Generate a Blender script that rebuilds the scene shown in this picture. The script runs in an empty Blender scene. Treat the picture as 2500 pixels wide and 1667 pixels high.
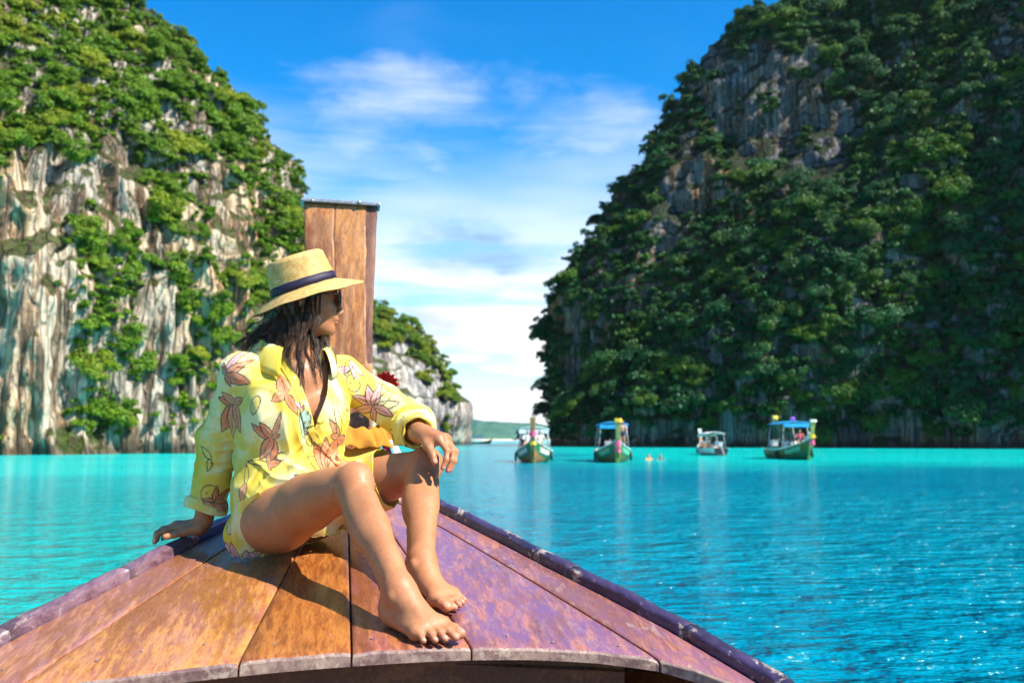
import bpy, math, random
import numpy as np
from mathutils import Vector, Matrix, Quaternion
from mathutils.bvhtree import BVHTree
import openvdb

# ------------------------------------------------------------------ camera, sky, sun, exposure
scene = bpy.context.scene
CAM_Z = 1.40
PITCH = math.atan(239.5 / 2430.0)
cam_data = bpy.data.cameras.new('camera')
cam = bpy.data.objects.new('camera', cam_data)
scene.collection.objects.link(cam)
cam.location = (0, 0, CAM_Z)
cam.rotation_euler = (math.pi / 2 + PITCH, 0, 0)
cam_data.lens = 35.0
cam_data.sensor_width = 36.0
cam_data.clip_start = 0.05
cam_data.clip_end = 30000
cam_data.dof.use_dof = True
cam_data.dof.focus_distance = 2.65
cam_data.dof.aperture_fstop = 4.8
scene.camera = cam

SUN = Vector((0.74, -0.36, 0.90)).normalized()
SUN_EL = math.asin(SUN.z)
SUN_AZ = math.atan2(SUN.x, SUN.y)
sun_data = bpy.data.lights.new('sun', 'SUN')
sun_data.energy = 5.0
sun_data.angle = math.radians(0.55)
sun_data.color = (1.0, 0.94, 0.84)
sun = bpy.data.objects.new('sun', sun_data)
sun.rotation_euler = SUN.to_track_quat('Z', 'Y').to_euler()
sun.location = (30, -20, 60)
scene.collection.objects.link(sun)

scene.view_settings.view_transform = 'Standard'
scene.view_settings.look = 'None'
scene.view_settings.gamma = 1.0
scene.view_settings.use_curve_mapping = False
scene.view_settings.exposure = 1.05
scene.render.engine = 'CYCLES'
scene.cycles.use_denoising = True
scene.cycles.use_adaptive_sampling = True
scene.cycles.adaptive_threshold = 0.02
scene.cycles.max_bounces = 5
scene.cycles.diffuse_bounces = 2
scene.cycles.glossy_bounces = 2
scene.cycles.transmission_bounces = 4
scene.cycles.transparent_max_bounces = 8
scene.cycles.sample_clamp_indirect = 6.0
scene.cycles.caustics_reflective = False
scene.cycles.caustics_refractive = False


class NT:
    """small helper to write node trees as expressions"""
    def __init__(self, tree):
        self.t = tree
        self.n = tree.nodes
        self.l = tree.links

    def add(self, typ, **kw):
        nd = self.n.new(typ)
        for k, v in kw.items():
            setattr(nd, k, v)
        return nd

    def put(self, sock, v):
        if isinstance(v, bpy.types.NodeSocket):
            self.l.new(v, sock)
        elif v is not None:
            if hasattr(sock.default_value, '__len__') and not hasattr(v, '__len__'):
                v = (v,) * len(sock.default_value)
            if hasattr(sock.default_value, '__len__') and len(sock.default_value) == 4 and len(v) == 3:
                v = (*v, 1)
            sock.default_value = v

    def math(self, op, a, b=None, c=None, clamp=False):
        nd = self.add('ShaderNodeMath', operation=op, use_clamp=clamp)
        self.put(nd.inputs[0], a)
        if b is not None:
            self.put(nd.inputs[1], b)
        if c is not None:
            self.put(nd.inputs[2], c)
        return nd.outputs[0]

    def vmath(self, op, a, b=None, out=0):
        nd = self.add('ShaderNodeVectorMath', operation=op)
        self.put(nd.inputs[0], a)
        if b is not None:
            self.put(nd.inputs[1], b)
        return nd.outputs[out]

    def noise(self, vec, scale=5, detail=4, rough=0.5, dist=0.0):
        nd = self.add('ShaderNodeTexNoise')
        self.put(nd.inputs['Vector'], vec)
        nd.inputs['Scale'].default_value = scale
        nd.inputs['Detail'].default_value = detail
        nd.inputs['Roughness'].default_value = rough
        nd.inputs['Distortion'].default_value = dist
        return nd.outputs['Fac']

    def ramp(self, fac, stops, interp='LINEAR'):
        nd = self.add('ShaderNodeValToRGB')
        cr = nd.color_ramp
        cr.interpolation = interp
        while len(cr.elements) < len(stops):
            cr.elements.new(0.5)
        for e, (p, c) in zip(cr.elements, stops):
            e.position = p
            e.color = (*c, 1) if hasattr(c, '__len__') else (c, c, c, 1)
        self.put(nd.inputs[0], fac)
        return nd.outputs[0]

    def mix(self, fac, a, b, mode='MIX'):
        nd = self.add('ShaderNodeMix', data_type='RGBA', blend_type=mode)
        self.put(nd.inputs[0], fac)
        self.put(nd.inputs[6], a)
        self.put(nd.inputs[7], b)
        return nd.outputs[2]

    def mapr(self, v, a, b, c=0.0, d=1.0, smooth=True):
        nd = self.add('ShaderNodeMapRange', interpolation_type='SMOOTHSTEP' if smooth else 'LINEAR')
        self.put(nd.inputs[0], v)
        for i, x in enumerate((a, b, c, d)):
            nd.inputs[i + 1].default_value = x
        return nd.outputs[0]

    def mapping(self, vec, scale=(1, 1, 1), rot=(0, 0, 0), loc=(0, 0, 0)):
        nd = self.add('ShaderNodeMapping')
        self.put(nd.inputs[0], vec)
        nd.inputs[1].default_value = loc
        nd.inputs[2].default_value = rot
        nd.inputs[3].default_value = scale
        return nd.outputs[0]

    def sep(self, vec):
        nd = self.add('ShaderNodeSeparateXYZ')
        self.put(nd.inputs[0], vec)
        return nd.outputs

    def comb(self, x, y, z):
        nd = self.add('ShaderNodeCombineXYZ')
        for s, v in zip(nd.inputs, (x, y, z)):
            self.put(s, v)
        return nd.outputs[0]

    def bump(self, height, strength=0.3, dist=0.01, normal=None):
        nd = self.add('ShaderNodeBump')
        nd.inputs['Strength'].default_value = strength
        nd.inputs['Distance'].default_value = dist
        self.put(nd.inputs['Height'], height)
        if normal is not None:
            self.put(nd.inputs['Normal'], normal)
        return nd.outputs[0]

    def obj(self):
        return self.add('ShaderNodeTexCoord').outputs['Object']

    def pos(self):
        return self.add('ShaderNodeNewGeometry').outputs['Position']

    def rnd(self):
        return self.add('ShaderNodeObjectInfo').outputs['Random']

    def attr(self, name, out='Color'):
        return self.add('ShaderNodeAttribute', attribute_name=name).outputs[out]


def material(name):
    m = bpy.data.materials.new(name)
    m.use_nodes = True
    nt = NT(m.node_tree)
    bsdf = nt.n.get('Principled BSDF')
    return m, nt, bsdf


def plain(name, col, rough=0.6, spec=0.4, metal=0.0, var=0.0, vscale=20, bump=0.0, **kw):
    m, nt, b = material(name)
    if var > 0:
        n = nt.noise(nt.obj(), vscale, 5, 0.6)
        c = nt.mix(nt.mapr(n, 0.3, 0.7), tuple(x * (1 - var) for x in col), tuple(min(1, x * (1 + var)) for x in col))
        nt.put(b.inputs['Base Color'], c)
        if bump:
            nt.put(b.inputs['Normal'], nt.bump(n, bump, 0.01))
    else:
        b.inputs['Base Color'].default_value = (*col, 1)
    b.inputs['Roughness'].default_value = rough
    b.inputs['Specular IOR Level'].default_value = spec
    b.inputs['Metallic'].default_value = metal
    for k, v in kw.items():
        b.inputs[k].default_value = v
    return m


# world: physical sky with broken fair-weather cloud laid over it by direction
def pix_dir(u, v):
    f = Vector((0, math.cos(PITCH), math.sin(PITCH)))
    up = Vector((0, -math.sin(PITCH), math.cos(PITCH)))
    return f + Vector((1, 0, 0)) * ((u - 1250) / 2430) + up * ((833.5 - v) / 2430)


def W(u, v, Y):
    """the world point at depth Y (metres in front of the lens) behind photograph pixel u, v"""
    d = pix_dir(u, v)
    k = Y / d.y
    return Vector((d.x * k, Y, CAM_Z + d.z * k))


world = bpy.data.worlds.new('World')
scene.world = world
world.use_nodes = True
wt = NT(world.node_tree)
bg = wt.n.get('Background')
sky = wt.add('ShaderNodeTexSky', sky_type='NISHITA')
sky.sun_disc = False
sky.sun_elevation = SUN_EL
sky.sun_rotation = SUN_AZ
sky.air_density = 1.0
sky.dust_density = 0.3
sky.ozone_density = 2.2
hs = wt.add('ShaderNodeHueSaturation')
hs.inputs['Saturation'].default_value = 1.5
hs.inputs['Value'].default_value = 1.05
wt.l.new(sky.outputs[0], hs.inputs['Color'])
direc = wt.add('ShaderNodeTexCoord').outputs['Generated']
dx, dy, dz = wt.sep(direc)
zc = wt.math('MAXIMUM', dz, 0.0)
den = wt.math('ADD', zc, 0.16)
plane = wt.comb(wt.math('DIVIDE', dx, den), wt.math('DIVIDE', dy, den), 0.0)
wisps = wt.noise(wt.mapping(plane, (0.55, 1.1, 1), (0, 0, 0.35), (3.1, 1.7, 0)), 1.1, 4, 0.62, 0.0)
fine = wt.noise(wt.mapping(direc, (1, 1, 2.2)), 9, 4, 0.6, 0.0)
broad = wt.noise(wt.mapping(direc, (1, 1, 3.0), (0, 0, 0), (0.3, 0.1, 0.6)), 3.2, 3, 0.55, 0.0)
# thick bright cloud low over the sea all the way round, thinning upward
low = wt.mapr(wt.math('ADD', dz, wt.math('MULTIPLY', wt.math('SUBTRACT', broad, 0.5), 0.26)), 0.37, 0.07)
streaks = wt.noise(wt.mapping(direc, (1.0, 1.0, 7.0), (0.05, 0, 0), (0.7, 0.2, 0.4)), 4.2, 4, 0.58)
gaps = wt.mapr(streaks, 0.36, 0.56, 0.42, 1.0)
near_sea = wt.mapr(dz, 0.16, 0.0)
low = wt.math('MULTIPLY', low, wt.math('MAXIMUM', gaps, near_sea))
high = wt.math('MULTIPLY', wt.mapr(wisps, 0.55, 0.85), 0.10)
mask = wt.math('MAXIMUM', low, high)


def cloud_blob(u, v, ru, rv, amount, soft=0.5):
    """one cloud in a fixed direction of the sky, its edge broken by noise"""
    c = pix_dir(u, v).normalized()
    right = Vector((c.y, -c.x, 0)).normalized()
    up = right.cross(c)
    a = wt.math('DIVIDE', wt.vmath('DOT_PRODUCT', direc, tuple(right), 1), ru / 2430)
    b = wt.math('DIVIDE', wt.vmath('DOT_PRODUCT', direc, tuple(up), 1), rv / 2430)
    fwd = wt.math('GREATER_THAN', wt.vmath('DOT_PRODUCT', direc, tuple(c), 1), 0.3)
    r = wt.math('SQRT', wt.math('ADD', wt.math('MULTIPLY', a, a), wt.math('MULTIPLY', b, b)))
    r = wt.math('ADD', r, wt.math('MULTIPLY', wt.math('SUBTRACT', fine, 0.5), 3.0))
    body_ = wt.math('MULTIPLY', wt.mapr(r, 1.15, -0.15), wt.mapr(streaks, 0.34, 0.62, 0.35, 1.0))
    return wt.math('MULTIPLY', wt.math('MULTIPLY', body_, fwd), amount)


for blob in ((1110, 235, 330, 120, 0.50), (1420, 310, 260, 130, 0.42), (840, 350, 380, 120, 0.40), (1320, 545, 240, 42, 0.85),
             (780, 440, 280, 120, 0.40), (960, 170, 110, 60, 0.42)):
    mask = wt.math('MAXIMUM', mask, cloud_blob(*blob))
grey = None
for blob in ((1150, 612, 230, 85, 1.0), (1010, 780, 120, 80, 0.60), (1225, 872, 85, 32, 0.6), (1105, 855, 60, 28, 0.35), (1500, 560, 120, 40, 0.3)):
    g = cloud_blob(*blob)
    grey = g if grey is None else wt.math('MAXIMUM', grey, g)
cloud_col = wt.mix(grey, (7.0, 7.1, 7.35), (1.7, 2.7, 4.2))
mask = wt.math('MAXIMUM', mask, grey)
blue = wt.mix(1.0, hs.outputs[0], (0.12, 1.14, 1.26), 'MULTIPLY')
lp = wt.mix(mask, blue, cloud_col)
wt.put(bg.inputs['Color'], lp)
bg.inputs['Strength'].default_value = 0.088

# ------------------------------------------------------------------ geometry helpers
COL = scene.collection


def smooth(me, on=True):
    me.polygons.foreach_set('use_smooth', [on] * len(me.polygons))


def mesh_from(name, verts, faces, mat=None, sm=False):
    me = bpy.data.meshes.new(name)
    if isinstance(verts, np.ndarray):
        verts = verts.astype(float)
        if isinstance(faces, np.ndarray):
            n = faces.shape[1]
            me.vertices.add(len(verts))
            me.vertices.foreach_set('co', verts.ravel())
            me.loops.add(faces.size)
            me.loops.foreach_set('vertex_index', faces.ravel().astype(np.int32))
            me.polygons.add(len(faces))
            me.polygons.foreach_set('loop_start', np.arange(0, faces.size, n, dtype=np.int32))
            me.polygons.foreach_set('loop_total', np.full(len(faces), n, dtype=np.int32))
            me.update(calc_edges=True)
        else:
            me.from_pydata([tuple(v) for v in verts], [], faces)
    else:
        me.from_pydata([tuple(v) for v in verts], [], faces)
    me.validate()
    if mat is not None:
        for mm in (mat if isinstance(mat, (list, tuple)) else [mat]):
            me.materials.append(mm)
    if sm:
        smooth(me)
    me.update()
    return me


def link(name, me, parent=None, loc=None):
    o = bpy.data.objects.new(name, me)
    COL.objects.link(o)
    if parent is not None:
        o.parent = parent
    if loc is not None:
        o.location = loc
    return o


def empty(name, loc=(0, 0, 0), rz=0.0):
    o = bpy.data.objects.new(name, None)
    o.empty_display_size = 0.1
    COL.objects.link(o)
    o.location = loc
    o.rotation_euler = (0, 0, rz)
    return o


def tag(o, label=None, cat=None, group=None, kind=None):
    if label:
        o['label'] = label
    if cat:
        o['category'] = cat
    if group:
        o['group'] = group
    if kind:
        o['kind'] = kind
    return o


def root_offset(parent):
    """world offset of a part: the root of its chain holds the location"""
    p = parent
    off = Vector((0, 0, 0))
    while p is not None:
        off = off + p.location
        p = p.parent
    return off


def part(name, verts, faces, mat, parent, sm=False):
    """a part whose vertices are given in world space; the chain above it is unrotated"""
    off = root_offset(parent)
    v = np.asarray(verts, float) - np.array(off)
    return link(name, mesh_from(name, v, faces, mat, sm), parent)


class MB:
    """collects shapes into one mesh"""
    def __init__(self):
        self.v = []
        self.f = []

    def add(self, verts, faces):
        o = len(self.v)
        self.v.extend([tuple(map(float, p)) for p in verts])
        self.f.extend([tuple(i + o for i in f) for f in faces])
        return self

    def box(self, c, size, rot=None):
        hx, hy, hz = (s / 2 for s in size)
        vs = [Vector((x, y, z)) for x in (-hx, hx) for y in (-hy, hy) for z in (-hz, hz)]
        if rot is not None:
            vs = [rot @ v for v in vs]
        c = Vector(c)
        return self.add([v + c for v in vs], [(0, 1, 3, 2), (4, 6, 7, 5), (0, 4, 5, 1), (2, 3, 7, 6), (0, 2, 6, 4), (1, 5, 7, 3)])

    def tube(self, pts, rads, seg=8, caps=True):
        pts = [Vector(p) for p in pts]
        if not hasattr(rads, '__len__'):
            rads = [rads] * len(pts)
        vs, fs = [], []
        ref = None
        for i, p in enumerate(pts):
            d = (pts[min(i + 1, len(pts) - 1)] - pts[max(i - 1, 0)])
            if d.length < 1e-9:
                d = Vector((0, 0, 1))
            d.normalize()
            if ref is None:
                ref = d.orthogonal().normalized()
            a = (ref - d * ref.dot(d))
            if a.length < 1e-6:
                a = d.orthogonal()
            a.normalize()
            ref = a
            b = d.cross(a)
            for k in range(seg):
                t = 2 * math.pi * k / seg
                vs.append(p + (a * math.cos(t) + b * math.sin(t)) * rads[i])
        for i in range(len(pts) - 1):
            for k in range(seg):
                k2 = (k + 1) % seg
                fs.append((i * seg + k, i * seg + k2, (i + 1) * seg + k2, (i + 1) * seg + k))
        if caps:
            fs.append(tuple(range(seg - 1, -1, -1)))
            fs.append(tuple((len(pts) - 1) * seg + k for k in range(seg)))
        return self.add(vs, fs)

    def grid(self, P):
        """P: n x m x 3"""
        P = np.asarray(P)
        n, m = P.shape[:2]
        fs = [(i * m + j, i * m + j + 1, (i + 1) * m + j + 1, (i + 1) * m + j) for i in range(n - 1) for j in range(m - 1)]
        return self.add(P.reshape(-1, 3), fs)

    def obj(self, name, mat, parent=None, sm=False, world=True):
        if parent is not None and world:
            return part(name, self.v, self.f, mat, parent, sm)
        return link(name, mesh_from(name, self.v, self.f, mat, sm), parent)


def grid_faces(n, m, closed=False):
    i, j = np.meshgrid(np.arange(n - 1), np.arange(m if closed else m - 1), indexing='ij')
    j2 = (j + 1) % m
    return np.stack([i * m + j, i * m + j2, (i + 1) * m + j2, (i + 1) * m + j], -1).reshape(-1, 4)


# gradient noise on arrays of points
_perm = np.random.RandomState(7).permutation(256)
_perm = np.concatenate([_perm, _perm, _perm])
_grad = np.random.RandomState(8).normal(size=(256, 3))
_grad /= np.linalg.norm(_grad, axis=1)[:, None]


def pnoise(p):
    p = np.asarray(p, float)
    i = np.floor(p).astype(int)
    f = p - i
    u = f * f * f * (f * (f * 6 - 15) + 10)
    i &= 255
    out = 0
    for dx_ in (0, 1):
        for dy_ in (0, 1):
            for dz_ in (0, 1):
                h = _perm[_perm[_perm[i[..., 0] + dx_] + i[..., 1] + dy_] + i[..., 2] + dz_]
                g = _grad[h]
                dd = (f[..., 0] - dx_) * g[..., 0] + (f[..., 1] - dy_) * g[..., 1] + (f[..., 2] - dz_) * g[..., 2]
                w = (u[..., 0] if dx_ else 1 - u[..., 0]) * (u[..., 1] if dy_ else 1 - u[..., 1]) * (u[..., 2] if dz_ else 1 - u[..., 2])
                out = out + dd * w
    return out * 1.6


def fbm(p, oct=4, gain=0.5, lac=2.0):
    a, s, tot = 1.0, np.asarray(p, float), 0
    for _ in range(oct):
        tot = tot + a * pnoise(s)
        a *= gain
        s = s * lac + 17.3
    return tot


def sstep(x, a, b):
    t = np.clip((x - a) / (b - a), 0, 1)
    return t * t * (3 - 2 * t)
# ------------------------------------------------------------------ the sea
def make_sea():
    m, nt, b = material('sea_water')
    p = nt.pos()
    x, y, z = nt.sep(p)
    blotch = nt.noise(nt.mapping(p, (0.035, 0.06, 1)), 1.0, 3, 0.55, 0.0)
    wob = nt.math('MULTIPLY', nt.math('SUBTRACT', blotch, 0.5), 26.0)
    # pale sand shelves under the two cliffs, deep water in the channel between them
    yy = nt.math('ADD', y, wob)
    right = nt.math('MULTIPLY', nt.mapr(yy, 40, 66), nt.mapr(nt.math('ADD', x, wob), -4, 14))
    left = nt.math('MULTIPLY', nt.mapr(yy, 14, 52), nt.mapr(nt.math('ADD', x, wob), 0, -16))
    near_left = nt.math('MULTIPLY', nt.mapr(nt.math('ADD', x, nt.math('MULTIPLY', wob, 0.1)), -0.6, -3.5), nt.mapr(y, 60, 5))
    deep = nt.mix(nt.mapr(blotch, 0.35, 0.65), (0.0, 0.175, 0.275), (0.0, 0.24, 0.33))
    c = nt.mix(near_left, deep, (0.0, 0.34, 0.32))
    shelf = nt.mix(nt.mapr(blotch, 0.3, 0.7), (0.0, 0.50, 0.46), (0.004, 0.60, 0.53))
    c = nt.mix(nt.math('MAXIMUM', left, right), c, shelf)
    nt.put(b.inputs['Base Color'], c)
    b.inputs['Roughness'].default_value = 0.10
    b.inputs['IOR'].default_value = 1.33
    b.inputs['Specular IOR Level'].default_value = 0.18
    n1 = nt.noise(nt.mapping(p, (0.95, 1.35, 1), (0, 0, 0.25)), 1.0, 2, 0.5, 0.0)
    n2 = nt.noise(nt.mapping(p, (3.2, 4.6, 1), (0, 0, -0.15)), 1.0, 3, 0.6, 0.0)
    n3 = nt.noise(nt.mapping(p, (9, 17, 1), (0, 0, 0.1)), 1.0, 1, 0.5, 0.0)
    h = nt.math('ADD', nt.math('MULTIPLY', n1, 1.0), nt.math('ADD', nt.math('MULTIPLY', n2, 0.60), nt.math('MULTIPLY', n3, 0.06)))
    nt.put(b.inputs['Normal'], nt.bump(nt.math('MULTIPLY', h, nt.mapr(blotch, 0.3, 0.65, 0.65, 1.25)), 1.0, 0.48))
    R = 9000
    ring = [0, 3, 8, 20, 60, 200, 800, 3000, R]
    vs = [(0, 0, 0)]
    fs = []
    k = 48
    for r in ring[1:]:
        for i in range(k):
            a = 2 * math.pi * i / k
            vs.append((r * math.cos(a), r * math.sin(a) + 2, 0))
    for i in range(k):
        fs.append((0, 1 + i, 1 + (i + 1) % k))
    for q in range(len(ring) - 2):
        for i in range(k):
            a, c2 = 1 + q * k, 1 + (q + 1) * k
            fs.append((a + i, c2 + i, c2 + (i + 1) % k, a + (i + 1) % k))
    o = link('sea', mesh_from('sea', vs, fs, m))
    tag(o, 'turquoise lagoon water with small ripples', kind='structure')


make_sea()


# ------------------------------------------------------------------ limestone cliffs
def rock_material(name, warm, grey, dark, streak_scale, orange=0.35, pale=(0.74, 0.67, 0.56), moss=(0.045, 0.085, 0.012), moss_at=0.50):
    m, nt, b = material(name)
    p = nt.pos()
    s1 = nt.noise(nt.mapping(p, (streak_scale * 1.2, streak_scale * 1.2, streak_scale * 0.04)), 1.0, 4, 0.6, 0.0)
    s2 = nt.noise(nt.mapping(p, (streak_scale * 3.6, streak_scale * 3.6, streak_scale * 0.11), loc=(5, 3, 1)), 1.0, 3, 0.6, 0.0)
    big = nt.noise(nt.mapping(p, (0.05, 0.05, 0.035), loc=(2, 7, 4)), 1.0, 2, 0.5, 0.0)
    grain = nt.noise(nt.mapping(p, (1.6, 1.6, 0.9)), 1.0, 5, 0.65)
    c = nt.mix(nt.mapr(big, 0.40, 0.56), warm, grey)
    c = nt.mix(nt.math('MULTIPLY', nt.mapr(nt.math('ADD', s1, nt.math('MULTIPLY', big, -0.3)), 0.36, 0.44), orange * 2.0), c, (0.50, 0.25, 0.10))
    c = nt.mix(nt.math('MULTIPLY', nt.mapr(s1, 0.51, 0.60), 0.8), c, dark)
    c = nt.mix(nt.math('MULTIPLY', nt.mapr(s2, 0.53, 0.63), 0.75), c, dark)
    c = nt.mix(nt.math('MULTIPLY', nt.mapr(s2, 0.46, 0.38), 0.6), c, pale)
    c = nt.mix(nt.mapr(grain, 0.30, 0.55), nt.mix(0.45, c, (0.02, 0.02, 0.02)), c)
    vor = nt.add('ShaderNodeTexVoronoi', feature='DISTANCE_TO_EDGE')
    nt.put(vor.inputs['Vector'], nt.mapping(nt.vmath('ADD', p, nt.vmath('MULTIPLY', nt.comb(s2, s1, grain), (0.5, 0.5, 2.0))), (streak_scale * 2.4, streak_scale * 2.4, streak_scale * 0.26)))
    vor.inputs['Scale'].default_value = 1.0
    crack = nt.mapr(vor.outputs['Distance'], 0.0, 0.10)
    c = nt.mix(nt.math('MULTIPLY', nt.math('SUBTRACT', 1.0, crack), 0.55), c, dark)
    z = nt.sep(p)[2]
    # dark tide band at the waterline
    tide = nt.mapr(nt.math('ADD', z, nt.math('MULTIPLY', grain, 1.6)), 2.6, 1.2)
    c = nt.mix(nt.math('MULTIPLY', tide, 0.8), c, (0.045, 0.035, 0.025))
    # soil and moss hold where the rock leans back
    nz = nt.sep(nt.add('ShaderNodeNewGeometry').outputs['Normal'])[2]
    hold = nt.mapr(nt.math('ADD', nz, nt.math('MULTIPLY', grain, 0.25)), moss_at, moss_at + 0.16)
    c = nt.mix(nt.math('MULTIPLY', hold, 0.92), c, nt.mix(nt.mapr(grain, 0.35, 0.65), moss, (0.035, 0.025, 0.012)))
    nt.put(b.inputs['Base Color'], c)
    b.inputs['Roughness'].default_value = 0.9
    b.inputs['Specular IOR Level'].default_value = 0.15
    hh = nt.math('ADD', nt.math('MULTIPLY', s2, 0.9), nt.math('ADD', nt.math('MULTIPLY', grain, 0.6), nt.math('MULTIPLY', crack, 0.35)))
    nt.put(b.inputs['Normal'], nt.bump(hh, 1.0, 0.8))
    return m


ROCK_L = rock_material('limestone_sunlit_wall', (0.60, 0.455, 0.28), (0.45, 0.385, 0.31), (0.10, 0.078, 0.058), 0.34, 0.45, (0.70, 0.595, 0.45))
ROCK_R = rock_material('limestone_shade_toned_wall', (0.21, 0.18, 0.16), (0.14, 0.142, 0.15), (0.028, 0.028, 0.03), 0.30, 0.5, (0.30, 0.27, 0.25), (0.006, 0.040, 0.012), 0.45)  # shade on this wall also put into its darker, bluer rock colours
ROCK_F = rock_material('limestone_far_wall', (0.46, 0.42, 0.37), (0.40, 0.39, 0.39), (0.14, 0.135, 0.135), 0.22, 0.15, moss_at=0.62)


def resample(poly, n, dense=None):
    P = np.array(poly, float)
    for _ in range(3):          # round the corners
        Q = np.concatenate([P[:1], np.stack([P[:-1] * .75 + P[1:] * .25, P[:-1] * .25 + P[1:] * .75], 1).reshape(-1, P.shape[1]), P[-1:]])
        P = Q
    d = np.r_[0, np.cumsum(np.linalg.norm(np.diff(P[:, :2], axis=0), axis=1))]
    t = np.linspace(0, d[-1], n)
    if dense is not None:           # finer where the photograph looks
        wgt = np.where((P[:, 0] > dense[0]) & (P[:, 0] < dense[1]), 4.0, 1.0)
        cum = np.r_[0, np.cumsum(np.diff(d) * (wgt[1:] + wgt[:-1]) / 2)]
        t = np.interp(np.linspace(0, cum[-1], n), cum, d)
    return np.stack([np.interp(t, d, P[:, k]) for k in range(P.shape[1])], 1)


def normals_of_grid(P):
    a = np.gradient(P, axis=0)
    b = np.gradient(P, axis=1)
    n = np.cross(a, b)
    return n / (np.linalg.norm(n, axis=2, keepdims=True) + 1e-9)


def cliff_mesh(name, P, mat, label):
    n, m = P.shape[:2]
    me = mesh_from(name, P.reshape(-1, 3), grid_faces(n, m), mat, True)
    o = link(name, me)
    tag(o, label, kind='structure')
    return o


def flutes(P, sc, amp, seed):
    """hanging curtains, columns and clefts of the limestone"""
    wz = fbm(P * np.array([.05, .05, .02]) + seed, 2)[..., None] * np.array([1.0, 1.0, 0])
    q = (P + wz) * np.array([1, 1, 0.05]) / sc + seed
    r = 1 - np.abs(pnoise(q)) * 2.4
    q2 = (P + wz) * np.array([1, 1, 0.075]) / (sc * 0.40) + seed + 9
    r2 = 1 - np.abs(pnoise(q2)) * 2.4
    q3 = (P + wz) * np.array([1, 1, 0.2]) / (sc * 0.17) + seed + 19
    r3 = 1 - np.abs(pnoise(q3)) * 2.4
    blocks = fbm(P / (sc * 1.7) + seed + 4, 4, 0.55)
    ledge = np.abs(pnoise(P * np.array([0.3, 0.3, 1.0]) / (sc * 0.8) + seed + 2))
    return amp * (1.15 * r + 0.75 * r2 + 0.25 * r3 + 0.4 * blocks + 0.3 * ledge)


# --- the sunlit wall on the left
def make_cliff_left():
    base = resample([(-165, 30), (-120, 62), (-90, 80), (-60, 91), (-45, 98), (-34, 107), (-26, 116), (-21, 126), (-21.5, 145), (-30, 185), (-45, 230)], 620, (-75, -14))
    zs = np.r_[np.linspace(-1.2, 60, 200), np.linspace(61, 92, 40)]
    sil_z = [0, 14.7, 26.7, 31.8, 36.5, 39.6, 43, 46.3, 48.4, 53.5, 62, 75, 95]
    sil_x = [-21, -23.2, -27.6, -30.2, -32.8, -35.3, -36, -37.4, -40.6, -45.2, -53, -67, -84]
    sh = np.interp(zs, sil_z, sil_x) + 21
    w = sstep(base[:, 0], -150, -40)
    P = np.zeros((len(base), len(zs), 3))
    P[..., 0] = base[:, None, 0] + sh[None, :] * w[:, None]
    P[..., 2] = zs[None, :]
    back = np.interp(zs, [0, 2, 6, 20, 34, 44, 60, 92], [-0.8, -0.5, -0.3, 0.6, 2.0, 7, 18, 46])
    P[..., 1] = base[:, None, 1] + back[None, :]
    big = fbm(P * np.array([0.045, 0.045, 0.02]) + 3.3, 3) * 4.2
    N = normals_of_grid(P)
    s = np.sign(N[len(base) // 2, 60, 1]) or 1
    N = -N * s
    d = big + flutes(P, 5.2, 1.7, 11.0)
    P = P + N * d[..., None] * np.array([1, 1, 0.25])
    return P, N


# --- the tall shaded wall on the right, which goes on out of frame and round towards the boat
def make_cliff_right():
    base = resample([(76, 420), (46, 320), (24, 262), (14.5, 222), (12.5, 200), (15.5, 190), (25, 183), (47, 177), (75, 170), (102, 160), (140, 146), (172, 122), (196, 92), (214, 66)], 440)
    zs = np.r_[np.linspace(-1.2, 104, 210), np.linspace(105.5, 250, 70)]
    sil_z = [3.2, 15.7, 23.8, 32.7, 41.7, 46.2, 51.6, 62.3, 67.7, 74, 83, 88.3, 91.9, 104, 120, 250]
    sil_x = [7.1, 7.3, 8, 9.2, 12.7, 15.8, 20.5, 25, 30.4, 34, 37.6, 39.4, 43, 54, 63, 76]
    w = 1 - sstep(base[:, 0], 45, 165)
    back_side = np.arange(len(base)) < np.argmin(base[:, 0]) + 8
    w = np.maximum(w, back_side * 1.0)
    # unseen heights shaped for light: lowered behind the corner, raised off frame to cast shade
    top = np.where(back_side, 104, 104 + 84 * sstep(base[:, 0], 40, 130))
    zz = np.where(zs[None, :] > 100, 100 + (zs[None, :] - 100) * ((top[:, None] - 100) / 150), zs[None, :])
    zz = np.where(back_side[:, None], zz * np.interp(base[:, 1], [212, 250, 300, 420], [1, .5, .3, .25])[:, None], zz)
    sh = np.interp(zz, sil_z, sil_x) - 7.1
    P = np.zeros((len(base), len(zs), 3))
    P[..., 0] = base[:, None, 0] + sh * w[:, None]
    P[..., 2] = zz
    x = P[..., 0]
    zr = np.interp(x, [7, 12, 25.5, 41, 57.6, 78, 90, 110, 160, 230], [3, 10, 20, 33, 51, 69, 82, 100, 170, 235])
    under = np.maximum(zr - zz, 0)
    prot = 15 * (1 - np.exp(-under / 5.0)) + 0.22 * under
    front = sstep(base[:, 1], 240, 186)[:, None]
    P[..., 1] = base[:, None, 1] + 22 + 0.16 * zz - prot * front
    P[..., 1] += np.interp(zs, [0, 2.2, 5], [2.0, 1.6, 0])[None, :]
    big = fbm(P * np.array([0.03, 0.03, 0.018]) + 8.1, 3) * 5.0
    N = normals_of_grid(P)
    s = np.sign(N[250, 60, 1]) or 1
    N = -N * s
    d = big + flutes(P, 7.0, 2.2, 31.0)
    P = P + N * d[..., None] * np.array([1, 1, 0.25])
    return P, N


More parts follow.
